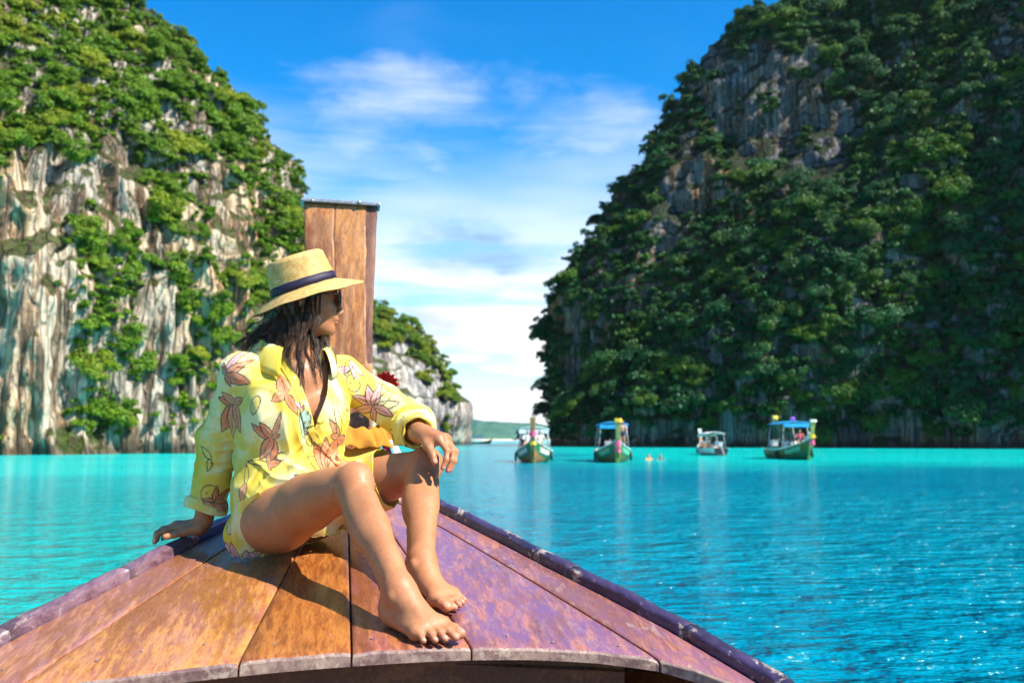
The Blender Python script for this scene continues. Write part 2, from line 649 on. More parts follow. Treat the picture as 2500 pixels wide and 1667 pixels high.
def make_cliff_far():
    base = resample([(-190, 255), (-120, 262), (-70, 270), (-40, 282), (-24, 296), (-17.5, 306), (-17, 325), (-30, 380)], 240)
    zs = np.linspace(-1.2, 72, 130)
    sil_z = [0, 4.2, 9.2, 12.9, 16.6, 24, 28.9, 35, 38.8, 43, 52, 60, 72]
    sil_x = [-17.5, -17, -15.2, -15.6, -19.8, -23.5, -27.2, -30.9, -35.8, -42, -56, -75, -100]
    sh = np.interp(zs, sil_z, sil_x) + 17.5
    w = sstep(base[:, 0], -170, -25)
    P = np.zeros((len(base), len(zs), 3))
    P[..., 0] = base[:, None, 0] + sh[None, :] * w[:, None]
    P[..., 2] = zs[None, :]
    P[..., 1] = base[:, None, 1] + np.interp(zs, [0, 2, 4, 20, 45, 72], [1.5, 1, 0, 1, 8, 30])[None, :]
    N = normals_of_grid(P)
    s = np.sign(N[120, 40, 1]) or 1
    N = -N * s
    d = fbm(P * np.array([0.04, 0.04, 0.02]) + 1.3, 3) * 3.5 + flutes(P, 6.0, 1.1, 51.0)
    P = P + N * d[..., None] * np.array([1, 1, 0.25])
    return P, N


PL, NL = make_cliff_left()
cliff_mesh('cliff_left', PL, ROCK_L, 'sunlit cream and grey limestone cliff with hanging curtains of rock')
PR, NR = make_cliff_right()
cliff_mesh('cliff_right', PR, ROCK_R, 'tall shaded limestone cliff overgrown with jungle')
PF, NF = make_cliff_far()
cliff_mesh('cliff_far', PF, ROCK_F, 'farther grey limestone headland beyond the prow post')


# --- the low hills across the sea
def make_hills():
    m, nt, b = material('far_wooded_hill')
    p = nt.pos()
    n = nt.noise(nt.mapping(p, (0.02, 0.02, 0.05)), 1.0, 6, 0.65)
    n2 = nt.noise(nt.mapping(p, (0.09, 0.05, 0.12)), 1.0, 5, 0.65)
    c = nt.mix(nt.mapr(n2, 0.35, 0.65), (0.018, 0.075, 0.06), (0.05, 0.15, 0.085))  # blue haze of distance put into the greens
    c = nt.mix(nt.math('MULTIPLY', nt.mapr(n, 0.6, 0.75), 0.4), c, (0.16, 0.20, 0.14))
    z = nt.sep(p)[2]
    c = nt.mix(nt.mapr(nt.math('ADD', z, nt.math('MULTIPLY', n, 6)), 6.5, 5.0), c, (0.55, 0.47, 0.36))
    nt.put(b.inputs['Base Color'], c)
    b.inputs['Roughness'].default_value = 0.9
    xs = np.linspace(-420, 760, 300)
    ts = np.linspace(0, 1, 26)
    h = np.interp(xs, [-420, -200, -110, -75, -20, 40, 100, 170, 260, 400, 760], [8, 30, 38, 37, 33, 26, 20, 24, 32, 24, 5])
    h = h + fbm(np.stack([xs * 0.012, xs * 0, xs * 0 + 5], 1), 4) * 3.5 + np.abs(fbm(np.stack([xs * 0.11, xs * 0, xs * 0 + 2], 1), 3)) * 2.2
    P = np.zeros((len(xs), len(ts), 3))
    P[..., 0] = xs[:, None]
    prof = np.sin(ts * math.pi) ** 0.8
    P[..., 1] = 1560 + ts[None, :] * 260 + (fbm(np.stack([xs * 0.01, xs * 0, xs * 0], 1), 3) * 40)[:, None]
    P[..., 2] = -1 + np.maximum(h, 0)[:, None] * prof[None, :]
    P[..., 2] += fbm(P * np.array([0.06, 0.06, 0]) + 2, 3) * 2.6 * np.minimum(1, prof * 2)[None, :]
    o = link('hills', mesh_from('hills', P.reshape(-1, 3), grid_faces(len(xs), len(ts)), m, True))
    tag(o, 'low blue green wooded hills on the horizon', kind='structure')


make_hills()


# ------------------------------------------------------------------ jungle on the cliffs
def leaf_material(name, c0, c1, c2):
    m, nt, b = material(name)
    p = nt.pos()
    n = nt.noise(nt.mapping(p, (1.1, 1.1, 1.1)), 1.0, 2, 0.5)
    patch = nt.noise(nt.mapping(p, (0.11, 0.11, 0.16)), 1.0, 2, 0.5)
    r = nt.rnd()
    c = nt.mix(nt.mapr(n, 0.3, 0.7), c0, c1)
    c = nt.mix(nt.math('MULTIPLY', nt.mapr(nt.math('ADD', nt.math('MULTIPLY', r, 0.5), patch), 0.70, 1.05), 0.85), c, c2)
    nt.put(b.inputs['Base Color'], c)
    b.inputs['Roughness'].default_value = 0.55
    b.inputs['Specular IOR Level'].default_value = 0.25
    tr = nt.add('ShaderNodeBsdfTranslucent')
    nt.put(tr.inputs[0], nt.mix(0.5, c, (0.16, 0.26, 0.01)))
    mx = nt.add('ShaderNodeMixShader')
    mx.inputs[0].default_value = 0.22
    nt.l.new(b.outputs[0], mx.inputs[1])
    nt.l.new(tr.outputs[0], mx.inputs[2])
    nt.l.new(mx.outputs[0], nt.n['Material Output'].inputs[0])
    return m


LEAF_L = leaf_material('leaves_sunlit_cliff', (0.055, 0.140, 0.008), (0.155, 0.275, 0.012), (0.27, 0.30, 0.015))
LEAF_R = leaf_material('leaves_shade_toned', (0.003, 0.046, 0.019), (0.012, 0.105, 0.030), (0.080, 0.160, 0.012))  # shade and its cool cast also put into the darker leaf colours
BARK = plain('shrub_bark', (0.10, 0.075, 0.05), 0.9, var=0.3, vscale=3)


def shrub_mesh(name, seed, n_leaf, leaf, mats, flat=0.75, lobes=9, stems=5):
    """a crown of unit radius: leafy lobes of uneven size on a few short limbs"""
    rs = np.random.RandomState(seed)
    cen, rad = [], []
    for i in range(lobes):
        d = rs.normal(size=3)
        d /= np.linalg.norm(d)
        d[2] = d[2] * 0.7 + 0.15
        cen.append(d * rs.uniform(0.35, 0.78) * np.array([1, 1, flat]))
        rad.append(rs.uniform(0.22, 0.42))
    cen.append(np.zeros(3))
    rad.append(0.45)
    cen, rad = np.array(cen), np.array(rad)
    pick = rs.choice(len(cen), n_leaf, p=rad ** 2 / np.sum(rad ** 2))
    d = rs.normal(size=(n_leaf, 3))
    d /= np.linalg.norm(d, axis=1)[:, None]
    d[:, 2] = np.where(d[:, 2] < -0.3, -d[:, 2] * 0.6, d[:, 2])
    rr = rad[pick] * rs.uniform(0.55, 1.12, n_leaf)
    c = cen[pick] + d * rr[:, None] * np.array([1, 1, 0.8])
    nrm = d * 0.9 + rs.normal(size=(n_leaf, 3)) * 0.55 + np.array([0, 0, 0.45])
    nrm /= np.linalg.norm(nrm, axis=1)[:, None]
    t = np.cross(nrm, rs.normal(size=(n_leaf, 3)))
    t /= np.linalg.norm(t, axis=1)[:, None]
    bt = np.cross(nrm, t)
    L = leaf * rs.uniform(0.6, 1.35, n_leaf)[:, None]
    Wd = L * rs.uniform(0.45, 0.75, n_leaf)[:, None]
    droop = nrm * L * 0.18
    V = np.stack([c - t * L - droop, c + bt * Wd, c + t * L - droop, c - bt * Wd], 1).reshape(-1, 3)
    F = np.arange(n_leaf * 4).reshape(-1, 4)
    mb = MB()
    for k in range(stems):
        e = cen[k] * 0.95
        mb.tube([(0, 0, -0.75 * flat), tuple(e * 0.35 + np.array([0, 0, -0.2])), tuple(e)], [0.05, 0.035, 0.012], 5, False)
    nb = len(mb.v)
    V2 = np.concatenate([np.array(mb.v), V]) if nb else V
    F2 = np.concatenate([np.array(mb.f), F + nb]) if nb else F
    me = mesh_from(name, V2, F2, mats)
    idx = np.zeros(len(F2), np.int32)
    idx[:len(mb.f)] = 1
    me.polygons.foreach_set('material_index', idx)
    me.update()
    return me


def place_on(P, N, mask, count, seed, mindist):
    """dart throwing over the faces of a cliff sheet, weighted by a mask of 0..1"""
    rs = np.random.RandomState(seed)
    a = np.linalg.norm(np.gradient(P, axis=0), axis=2) * np.linalg.norm(np.gradient(P, axis=1), axis=2)
    prob = (a * mask).ravel()
    prob = prob / prob.sum()
    cand = rs.choice(len(prob), count * 6, p=prob)
    pts, nr = P.reshape(-1, 3)[cand], N.reshape(-1, 3)[cand]
    keep = []
    for i in range(len(pts)):
        if len(keep) >= count:
            break
        md = mindist(pts[i]) if callable(mindist) else mindist
        if keep and np.min(np.linalg.norm(pts[keep] - pts[i], axis=1)) < md:
            continue
        keep.append(i)
    return pts[keep], nr[keep]


def to_pixel(P):
    X = P[..., 0]
    Y = P[..., 1]
    Z = P[..., 2] - CAM_Z
    dep = Y * math.cos(PITCH) + Z * math.sin(PITCH)
    uy = -Y * math.sin(PITCH) + Z * math.cos(PITCH)
    return 1250 + 2430 * X / dep, 833.5 - 2430 * uy / dep


def ell(u, v, items):
    out = np.zeros(u.shape)
    for (cu, cv, ru, rv) in items:
        r = np.hypot((u - cu) / ru, (v - cv) / rv)
        out = np.maximum(out, 1 - sstep(r, 0.75, 1.15))
    return out


def facing(P, N, tol=5.0, cell=14):
    """1 where the sheet is open to the bay (nothing of it stands in front), else 0"""
    u, v = to_pixel(P)
    dist = np.linalg.norm(P - np.array([0, 0, CAM_Z]), axis=2)
    iu = np.clip(((u + 600) / cell).astype(int), 0, 400)
    iv = np.clip(((v + 600) / cell).astype(int), 0, 400)
    near = np.full((402, 402), 1e9)
    np.minimum.at(near, (iu, iv), dist)
    return (dist < near[iu, iv] + tol) * 1.0


def left_mask():
    u, v = to_pixel(PL)
    # where plants hold: the sloping top, the clefts and ledges; the curtains of rock stay bare
    green = ell(u, v, [(60, 150, 330, 210), (250, 90, 260, 170), (400, 160, 150, 130), (120, 340, 110, 60), (230, 300, 90, 120), (350, 330, 70, 110),
                       (480, 190, 90, 120), (545, 250, 60, 90), (500, 330, 55, 60), (425, 450, 60, 130), (470, 560, 60, 90), (600, 380, 60, 90),
                       (655, 500, 55, 130), (700, 600, 50, 120), (640, 620, 40, 50), (205, 690, 80, 130), (190, 800, 50, 60), (480, 690, 75, 100), (520, 780, 50, 90),
                       (310, 620, 35, 90), (315, 820, 45, 80), (245, 1010, 95, 65), (440, 1010, 62, 65), (460, 900, 50, 60), (530, 900, 60, 60),
                       (350, 880, 40, 50), (290, 730, 30, 60), (600, 760, 70, 150), (680, 820, 80, 200), (-60, 300, 80, 300), (-150, 200, 120, 250), (700, 400, 60, 90), (735, 520, 50, 100), (655, 320, 60, 60), (590, 240, 60, 70)])
    bare = ell(u, v, [(80, 560, 85, 200), (90, 860, 85, 220), (285, 430, 60, 120), (395, 760, 45, 130), (560, 560, 60, 90), (580, 300, 0.1, 0.1)])
    tops = sstep(PL[..., 2], 46, 56)
    spots = sstep(fbm(PL * 0.12 + 40, 3), 0.28, 0.5) * 0.35
    vis = (u > -70) & (u < 860) & (v > -70) & (PL[..., 2] > 1.5)
    return np.clip(np.maximum(np.maximum(green, tops), spots) - bare * 0.97, 0.0, 1) * vis * facing(PL, NL), u, v


def right_mask():
    u, v = to_pixel(PR)
    bare = ell(u, v, [(1900, 280, 190, 170), (1760, 200, 60, 130), (1990, 330, 130, 150), (1700, 420, 60, 130), (1640, 530, 45, 110), (1930, 130, 120, 55), (2470, 80, 60, 90),
                      (1400, 900, 18, 160), (2250, 480, 14, 80)])
    green = ell(u, v, [(2120, 140, 120, 110), (1850, 30, 150, 60), (2020, 60, 110, 60)])
    low = sstep(PR[..., 2], 1.5, 4.5)
    spots = sstep(fbm(PR * 0.09 + 70, 3), 0.1, 0.45) * 0.22
    vis = (u > 1150) & (u < 2570) & (v > -70) & (PR[..., 2] > 2)
    return np.clip(np.maximum(1 - bare, np.maximum(green, spots)), 0, 1) * low * vis * facing(PR, NR), u, v


def plant(P, N, mask, u, v, protos, count, seed, rad, mind, name, label, group, lean=0.5, into=0.25):
    pts, nr = place_on(P, N, mask, count, seed, mind)
    rs = np.random.RandomState(seed + 1)
    for p, n in zip(pts, nr):
        r = rs.uniform(*rad) * rs.choice([0.75, 1.0, 1.0, 1.25])
        o = link(name, protos[rs.randint(len(protos))])
        q = p + n * r * into + np.array([0, 0, r * 0.15])
        o.location = q
        tilt = Vector((n[0] * lean, n[1] * lean, 1)).normalized()
        o.rotation_mode = 'QUATERNION'
        o.rotation_quaternion = tilt.to_track_quat('Z', 'Y') @ Quaternion((0, 0, 1), rs.uniform(0, 6.28))
        o.scale = (r * rs.uniform(0.85, 1.15), r * rs.uniform(0.85, 1.15), r * rs.uniform(0.8, 1.2))
        if callable(label):
            lb, gp = label(p)
            tag(o, lb, 'tree' if 'tree' in lb else 'shrub', gp)
        else:
            tag(o, label, 'shrub', group)
    return pts


def mass(P, N, mask, protos, count, seed, rad, mind, name, label, mats, into=0.2):
    """undergrowth between the shrubs one can tell apart: one carpet"""
    pts, nr = place_on(P, N, mask, count, seed, mind)
    rs = np.random.RandomState(seed + 2)
    VV, FF, MI, off = [], [], [], 0
    data = []
    for me in protos:
        co = np.zeros(len(me.vertices) * 3)
        me.vertices.foreach_get('co', co)
        f = np.zeros(len(me.loops), np.int32)
        me.loops.foreach_get('vertex_index', f)
        mi = np.zeros(len(me.polygons), np.int32)
        me.polygons.foreach_get('material_index', mi)
        data.append((co.reshape(-1, 3), f.reshape(-1, 4), mi))
    for p, n in zip(pts, nr):
        co, f, mi = data[rs.randint(len(data))]
        r = rs.uniform(*rad)
        a = rs.uniform(0, 6.28)
        c, s = math.cos(a), math.sin(a)
        M = np.array([[c, -s, 0], [s, c, 0], [0, 0, 1]])
        VV.append((co * r) @ M.T + p + n * r * into)
        FF.append(f + off)
        MI.append(mi)
        off += len(co)
    me = mesh_from(name, np.concatenate(VV), np.concatenate(FF), mats)
    me.polygons.foreach_set('material_index', np.concatenate(MI))
    me.update()
    o = link(name, me)
    tag(o, label, kind='stuff')


def left_label(p):
    if p[2] < 8:
        return 'green shrub just above the waterline of the sunlit left cliff', 'shrubs above the waterline of the left cliff'
    if p[2] > 33:
        return 'green shrub on the sloping overgrown top of the sunlit left cliff', 'shrubs on the top of the left cliff'
    if p[0] > -31:
        return 'green shrub on the right shoulder of the sunlit cliff behind the prow post', 'shrubs on the shoulder of the left cliff'
    return 'green shrub clinging to the bare rock face of the sunlit left cliff', 'shrubs on the face of the left cliff'


def right_label(p):
    if p[2] < 9:
        return 'dark tree overhanging the water at the foot of the shaded right cliff', 'trees at the foot of the right cliff'
    if p[2] > 62:
        return 'jungle tree high up around the bare rock of the right cliff', 'trees high on the right cliff'
    if p[0] < 22:
        return 'dark jungle tree on the left edge of the shaded right cliff', 'trees on the left edge of the right cliff'
    return 'jungle tree on the middle slope of the shaded right cliff', 'trees on the slope of the right cliff'


ML, uL, vL = left_mask()
protoL = [shrub_mesh('shrub_leafy_%d' % i, 20 + i, 2400, (0.062, 0.075, 0.055, 0.07, 0.06)[i], [LEAF_L, BARK], (0.8, 0.6, 1.1, 0.7, 0.95)[i], (12, 9, 15, 10, 14)[i]) for i in range(5)]
lowL = [shrub_mesh('undergrowth_leafy_%d' % i, 40 + i, 160, 0.17, [LEAF_L, BARK], 0.7, 5, 0) for i in range(3)]
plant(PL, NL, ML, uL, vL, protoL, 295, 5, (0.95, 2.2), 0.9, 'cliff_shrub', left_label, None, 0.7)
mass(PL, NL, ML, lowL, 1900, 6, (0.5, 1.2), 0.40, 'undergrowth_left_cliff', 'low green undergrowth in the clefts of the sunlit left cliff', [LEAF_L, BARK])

MR, uR, vR = right_mask()
protoR = [shrub_mesh('tree_leafy_%d' % i, 60 + i, 2400, (0.055, 0.068, 0.06, 0.075, 0.05, 0.065)[i], [LEAF_R, BARK], (0.75, 0.5, 1.15, 0.65, 0.9, 1.3)[i], (11, 8, 14, 9, 16, 12)[i]) for i in range(6)]
lowR = [shrub_mesh('undergrowth_dark_%d' % i, 80 + i, 145, 0.178, [LEAF_R, BARK], 0.7, 6, 0) for i in range(3)]
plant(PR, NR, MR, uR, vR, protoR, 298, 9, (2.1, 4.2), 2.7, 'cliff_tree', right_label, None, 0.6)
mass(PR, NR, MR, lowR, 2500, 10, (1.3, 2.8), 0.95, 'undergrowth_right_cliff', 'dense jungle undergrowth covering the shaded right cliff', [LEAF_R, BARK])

uF, vF = to_pixel(PF)
MF = np.clip(sstep(fbm(PF * np.array([0.06, 0.06, 0.03]) + 12, 3), 0.0, 0.35) * 0.6 + sstep(PF[..., 2] + uF * 0.05, 75, 90) + ell(uF, vF, [(1085, 960, 28, 110), (960, 800, 60, 40), (1000, 850, 50, 45), (1040, 880, 40, 40)]), 0, 1) * (uF > 840) * (PF[..., 2] > 3) * facing(PF, NF) * (1 - .95 * ell(uF, vF, [(960, 930, 90, 90), (940, 1000, 120, 60), (1050, 1000, 40, 70)]))
plant(PF, NF, MF, uF, vF, protoL, 120, 13, (1.5, 2.8), 1.6, 'headland_shrub', 'green shrub on the far grey headland beyond the prow post', 'shrubs on the far headland', 0.5)
# ------------------------------------------------------------------ smooth solids
class SDF:
    """a signed distance grid that smooth shapes are blended into; meshed at zero"""
    def __init__(self, lo, hi, h):
        self.lo = np.array(lo, float)
        self.h = h
        self.n = np.ceil((np.array(hi) - self.lo) / h).astype(int) + 1
        self.a = np.full(self.n, 0.08, np.float32)

    def box(self, lo, hi, pad):
        i0 = np.maximum(np.floor((np.array(lo) - pad - self.lo) / self.h).astype(int), 0)
        i1 = np.minimum(np.ceil((np.array(hi) + pad - self.lo) / self.h).astype(int) + 1, self.n)
        if np.any(i1 <= i0):
            return None
        ax = [(self.lo[k] + self.h * np.arange(i0[k], i1[k])).astype(np.float32) for k in range(3)]
        X = ax[0][:, None, None]
        Y = ax[1][None, :, None]
        Z = ax[2][None, None, :]
        return tuple(slice(a, b) for a, b in zip(i0, i1)), X, Y, Z

    def blend(self, sl, d, k, cut=False):
        a = self.a[sl]
        if cut:
            if k > 0:
                h = np.maximum(k - np.abs(a + d), 0) / k
                a[...] = np.maximum(a, -d) + h * h * k * 0.25
            else:
                a[...] = np.maximum(a, -d)
            return
        if k > 0:
            h = np.maximum(k - np.abs(a - d), 0) / k
            a[...] = np.minimum(a, d) - h * h * k * 0.25
        else:
            a[...] = np.minimum(a, d)

    def cone(self, p, q, rp, rq, k=0.01, flat=None, cut=False):
        """rounded cone from p to q; flat = (axis, factor) squeezes it along one axis"""
        p, q = np.array(p, float), np.array(q, float)
        R = max(rp, rq)
        bb = self.box(np.minimum(p, q) - R, np.maximum(p, q) + R, k + 2 * self.h)
        if bb is None:
            return
        sl, X, Y, Z = bb
        ab = (q - p).astype(np.float32)
        L2 = float(ab @ ab) + 1e-12
        x, y, z = X - np.float32(p[0]), Y - np.float32(p[1]), Z - np.float32(p[2])
        t = np.clip((x * ab[0] + y * ab[1] + z * ab[2]) / L2, 0, 1)
        x, y, z = x - t * ab[0], y - t * ab[1], z - t * ab[2]
        r = rp + (rq - rp) * t
        if flat is None:
            d = np.sqrt(x * x + y * y + z * z) - r
        else:
            f, s = np.array(flat[0], np.float32), flat[1]
            c = x * f[0] + y * f[1] + z * f[2]
            d2 = x * x + y * y + z * z + c * c * (1 / s ** 2 - 1)
            d = (np.sqrt(np.maximum(d2, 0)) - r) * (s if s < 1 else 1)
        self.blend(sl, d, k, cut)

    def ell(self, c, axes, rad, k=0.01, cut=False):
        """ellipsoid with axes as rows"""
        c = np.array(c, float)
        R = max(rad)
        bb = self.box(c - R, c + R, k + 2 * self.h)
        if bb is None:
            return
        sl, X, Y, Z = bb
        x, y, z = X - np.float32(c[0]), Y - np.float32(c[1]), Z - np.float32(c[2])
        k0 = 0
        k1 = 0
        for ax, r in zip(axes, rad):
            a = np.array(ax, np.float32)
            v = x * a[0] + y * a[1] + z * a[2]
            k0 = k0 + (v / r) ** 2
            k1 = k1 + (v / (r * r)) ** 2
        k0 = np.sqrt(k0)
        d = k0 * (k0 - 1) / np.maximum(np.sqrt(k1), 1e-6)
        self.blend(sl, d, k, cut)

    def ecap(self, p, q, rp, rq, lat, k=0.02):
        """capsule with elliptical section: rp, rq = (lateral, depth) radii at each end"""
        p, q = np.array(p, float), np.array(q, float)
        R = max(*rp, *rq)
        bb = self.box(np.minimum(p, q) - R, np.maximum(p, q) + R, k + 2 * self.h)
        if bb is None:
            return
        sl, X, Y, Z = bb
        ab = (q - p)
        L2 = float(ab @ ab) + 1e-12
        u = ab / math.sqrt(L2)
        lat = np.array(lat, float)
        lat = lat - u * (lat @ u)
        lat /= np.linalg.norm(lat)
        dep = np.cross(u, lat)
        x, y, z = X - np.float32(p[0]), Y - np.float32(p[1]), Z - np.float32(p[2])
        t = np.clip((x * ab[0] + y * ab[1] + z * ab[2]) / L2, 0, 1)
        x, y, z = x - t * ab[0], y - t * ab[1], z - t * ab[2]
        a = x * lat[0] + y * lat[1] + z * lat[2]
        b = x * dep[0] + y * dep[1] + z * dep[2]
        c = x * u[0] + y * u[1] + z * u[2]
        ra = rp[0] + (rq[0] - rp[0]) * t
        rb = rp[1] + (rq[1] - rp[1]) * t
        k0 = np.sqrt((a / ra) ** 2 + (b / rb) ** 2 + (c / rb) ** 2)
        k1 = np.sqrt((a / ra ** 2) ** 2 + (b / rb ** 2) ** 2 + (c / rb ** 2) ** 2)
        d = k0 * (k0 - 1) / np.maximum(k1, 1e-6)
        self.blend(sl, d.astype(np.float32), k)

    def mesh(self):
        g = openvdb.FloatGrid(0.08)
        g.copyFromArray(self.a)
        pts, quads = g.convertToQuads(0.0, )[:2]
        return pts * self.h + self.lo, quads.astype(np.int64)


def vnormals(V, F):
    n = np.cross(V[F[:, 2]] - V[F[:, 0]], V[F[:, 3]] - V[F[:, 1]])
    out = np.zeros_like(V)
    for k in range(4):
        np.add.at(out, F[:, k], n)
    return out / (np.linalg.norm(out, axis=1, keepdims=True) + 1e-12)


def relax(V, F, it=2, lam=0.5):
    n = len(V)
    E = np.concatenate([F[:, [0, 1]], F[:, [1, 2]], F[:, [2, 3]], F[:, [3, 0]]])
    E = np.concatenate([E, E[:, ::-1]])
    cnt = np.bincount(E[:, 0], minlength=n).astype(float)
    for _ in range(it):
        S = np.stack([np.bincount(E[:, 0], V[E[:, 1], k], minlength=n) for k in range(3)], 1) / np.maximum(cnt, 1)[:, None]
        V = V + (S - V) * lam
    return V


def nrm(v):
    v = np.array(v, float)
    return v / np.linalg.norm(v)


def A(v):
    return np.array(v, float)


# ------------------------------------------------------------------ the longtail boats on the lagoon
def paint(name, col, rough=0.5, var=0.25, sc=3.0):
    return plain(name, col, rough, 0.35, 0, var, sc)


BT = dict(green=paint('hull_green_paint', (0.012, 0.16, 0.075)), olive=paint('hull_olive_paint', (0.10, 0.13, 0.03)), brown=paint('hull_brown_wood', (0.30, 0.145, 0.045)),
          dark=paint('hull_dark', (0.03, 0.03, 0.04)), pale=paint('hull_pale_panel', (0.62, 0.60, 0.50)), mint=paint('hull_mint_panel', (0.10, 0.42, 0.26)),
          white=paint('boat_white_paint', (0.72, 0.72, 0.70)), post=paint('boat_post_wood', (0.52, 0.27, 0.09)), tan=paint('boat_post_tan', (0.60, 0.42, 0.13)),
          blue=paint('boat_blue_tarp', (0.02, 0.30, 0.62)), lightc=paint('boat_light_tarp', (0.55, 0.72, 0.74)), grey=paint('boat_grey_pipe', (0.45, 0.46, 0.48)),
          inner=paint('boat_inner_wood', (0.20, 0.11, 0.05)), pink=paint('ribbon_pink', (0.75, 0.12, 0.22)), yellow=paint('ribbon_yellow', (0.80, 0.50, 0.04)),
          red=paint('ribbon_red', (0.65, 0.04, 0.04)), purple=paint('flag_purple', (0.22, 0.05, 0.50)), bluer=paint('blue_cloth', (0.03, 0.06, 0.45)), orange=paint('vest_orange', (0.85, 0.25, 0.03)))


def local_part(name, mb, mat, parent, sm=False):
    return link(name, mesh_from(name, mb.v, mb.f, mat, sm), parent)


def hull_xyz(x, f, side):
    """x along the boat, f 0 at the gunwale to 1 at the keel"""
    u = (x + 5.0) / 9.4
    b = 1.12 * (max(0.0, math.sin(math.pi * (0.16 + 0.80 * u))) ** 0.75) * (1 - max(0, (u - .62) / .38) ** 2.2 * .93)
    g = .62 + .10 * (1 - u) ** 2 + .85 * max(0, (u - .45) / .55) ** 2.0
    k = -.30 + .75 * max(0, (u - .74) / .26) ** 2.0
    y = b * (1 - f ** 2.6) + .03
    z = g + (k - g) * f ** .9
    return (x, side * y, z)


def longtail(label, loc, heading, side_col, low_col, panel, canopy, post_col, ribbons, scale=1.0, flags=(), stubby=False):
    """heading: the way the bow points, as a plan vector"""
    rz = math.atan2(heading[1], heading[0])
    root = empty('longtail_boat', (loc[0], loc[1], -0.02), rz)
    root.scale = (scale,) * 3
    tag(root, label, 'boat', 'longtail boats on the lagoon')
    xs = np.linspace(-5, 4.4, 34)
    fs_top, fs_low = np.linspace(0, .46, 5), np.linspace(.46, 1, 7)
    for side in (-1, 1):
        for nm, fs, mt in (('topside', fs_top, side_col), ('bottom_planking', fs_low, low_col)):
            mb = MB()
            P = np.array([[hull_xyz(x, f, side) for f in fs] for x in xs])
            mb.grid(P if side < 0 else P[:, ::-1])
            Q = P.copy()
            Q[..., 1] -= side * .05
            mb.grid(Q[:, ::-1] if side < 0 else Q)
            local_part(nm, mb, BT[mt], root, True)
        # rubbing strake along the gunwale
        mb = MB()
        mb.tube([tuple(np.array(hull_xyz(x, 0, side)) + np.array([0, side * .01, .02])) for x in xs], .045, 6)
        local_part('gunwale', mb, BT['lightc' if side > 0 else 'white'], root, True)
        # the painted name board on the bow quarter
        mb = MB()
        px = np.linspace(1.5, 3.2, 10)
        P = np.array([[np.array(hull_xyz(x, f, side)) + np.array([0, side * .018, 0]) for f in np.linspace(.09, .36, 4)] for x in px])
        mb.grid(P if side < 0 else P[:, ::-1])
        o = local_part('name_board', mb, BT[panel], root, True)
        o.modifiers.new('board', 'SOLIDIFY').thickness = .012
    # transom, floor, thwarts, bow deck
    mb = MB()
    T = [hull_xyz(-5, f, -1) for f in np.linspace(0, 1, 6)] + [hull_xyz(-5, f, 1) for f in np.linspace(1, 0, 6)]
    mb.add(T, [tuple(range(12))])
    local_part('transom', mb, BT[low_col], root)
    mb = MB()
    mb.grid(np.array([[(x, -hull_xyz(x, .45, 1)[1] * .98, .32), (x, hull_xyz(x, .45, 1)[1] * .98, .32)] for x in np.linspace(-4.9, 2.6, 16)]))
    local_part('floor_boards', mb, BT['inner'], root)
    mb = MB()
    mb.grid(np.array([[(x, hull_xyz(x, .03, -1)[1], hull_xyz(x, 0, 1)[2] - .05), (x, 0, hull_xyz(x, 0, 1)[2]), (x, hull_xyz(x, .03, 1)[1], hull_xyz(x, 0, 1)[2] - .05)] for x in np.linspace(1.9, 4.3, 12)]))
    local_part('bow_deck', mb, BT['inner'], root)
    for x in (-3.2, -1.9, -.6, .7):
        mb = MB()
        w = hull_xyz(x, .2, 1)[1]
        mb.box((x, 0, .56), (.32, w * 1.94, .05))
        local_part('thwart', mb, BT['brown'], root)
    # stem and prow post in one sweep
    mb = MB()
    path = [(3.55, -.25, .10), (3.95, .10, .11), (4.22, .55, .115), (4.45, 1.05, .12), (4.66, 1.60, .125), (4.82, 2.15, .15), (4.93, 2.70 if not stubby else 2.2, .185)]
    for i in range(len(path) - 1):
        (x0, z0, w0), (x1, z1, w1) = path[i], path[i + 1]
        vs = []
        for (x, z, w) in ((x0, z0, w0), (x1, z1, w1)):
            vs += [(x - .10, -w, z), (x - .10, w, z), (x + .06, w * .8, z), (x + .06, -w * .8, z)]
        mb.add(vs, [(0, 1, 5, 4), (1, 2, 6, 5), (2, 3, 7, 6), (3, 0, 4, 7)] + ([(4, 5, 6, 7)] if i == len(path) - 2 else []))
    local_part('prow_post', mb, BT[post_col], root)
    for (z, col, hgt) in ribbons:
        x = float(np.interp(z, [p[1] for p in path], [p[0] for p in path]))
        w = float(np.interp(z, [p[1] for p in path], [p[2] for p in path]))
        mb = MB()
        n = 20
        rows = []
        for q in (0, .5, 1):
            rows.append([(x - .02 + (.15 + .03 * math.sin(a * 5) + .04 * q) * math.cos(a), (w + .035 + .02 * math.sin(a * 4 + q) + .035 * q) * math.sin(a), z + hgt * (.5 - q)) for a in np.linspace(0, 2 * math.pi, n)])
        mb.grid(np.array(rows))
        local_part('prow_ribbon', mb, BT[col], root, True)
    # canopy
    cc, cx0, cx1, ch = canopy
    for x in (cx0, cx1):
        for side in (-1, 1):
            mb = MB()
            y = hull_xyz(x, 0, 1)[1] * .93
            mb.tube([(x, side * y, hull_xyz(x, 0, 1)[2]), (x, side * .80, ch)], .035, 6)
            local_part('canopy_pole', mb, BT['grey'], root, True)
    mb = MB()
    P = []
    for x in np.linspace(cx0 - .2, cx1 + .2, 8):
        P.append([(x, y, ch + .16 * (1 - (y / .95) ** 2) + .02 * math.sin(x * 4 + y * 3)) for y in np.linspace(-.95, .95, 9)])
    mb.grid(np.array(P))
    o = local_part('canopy', mb, BT[cc], root, True)
    o.modifiers.new('sheet', 'SOLIDIFY').thickness = .05
    mb = MB()
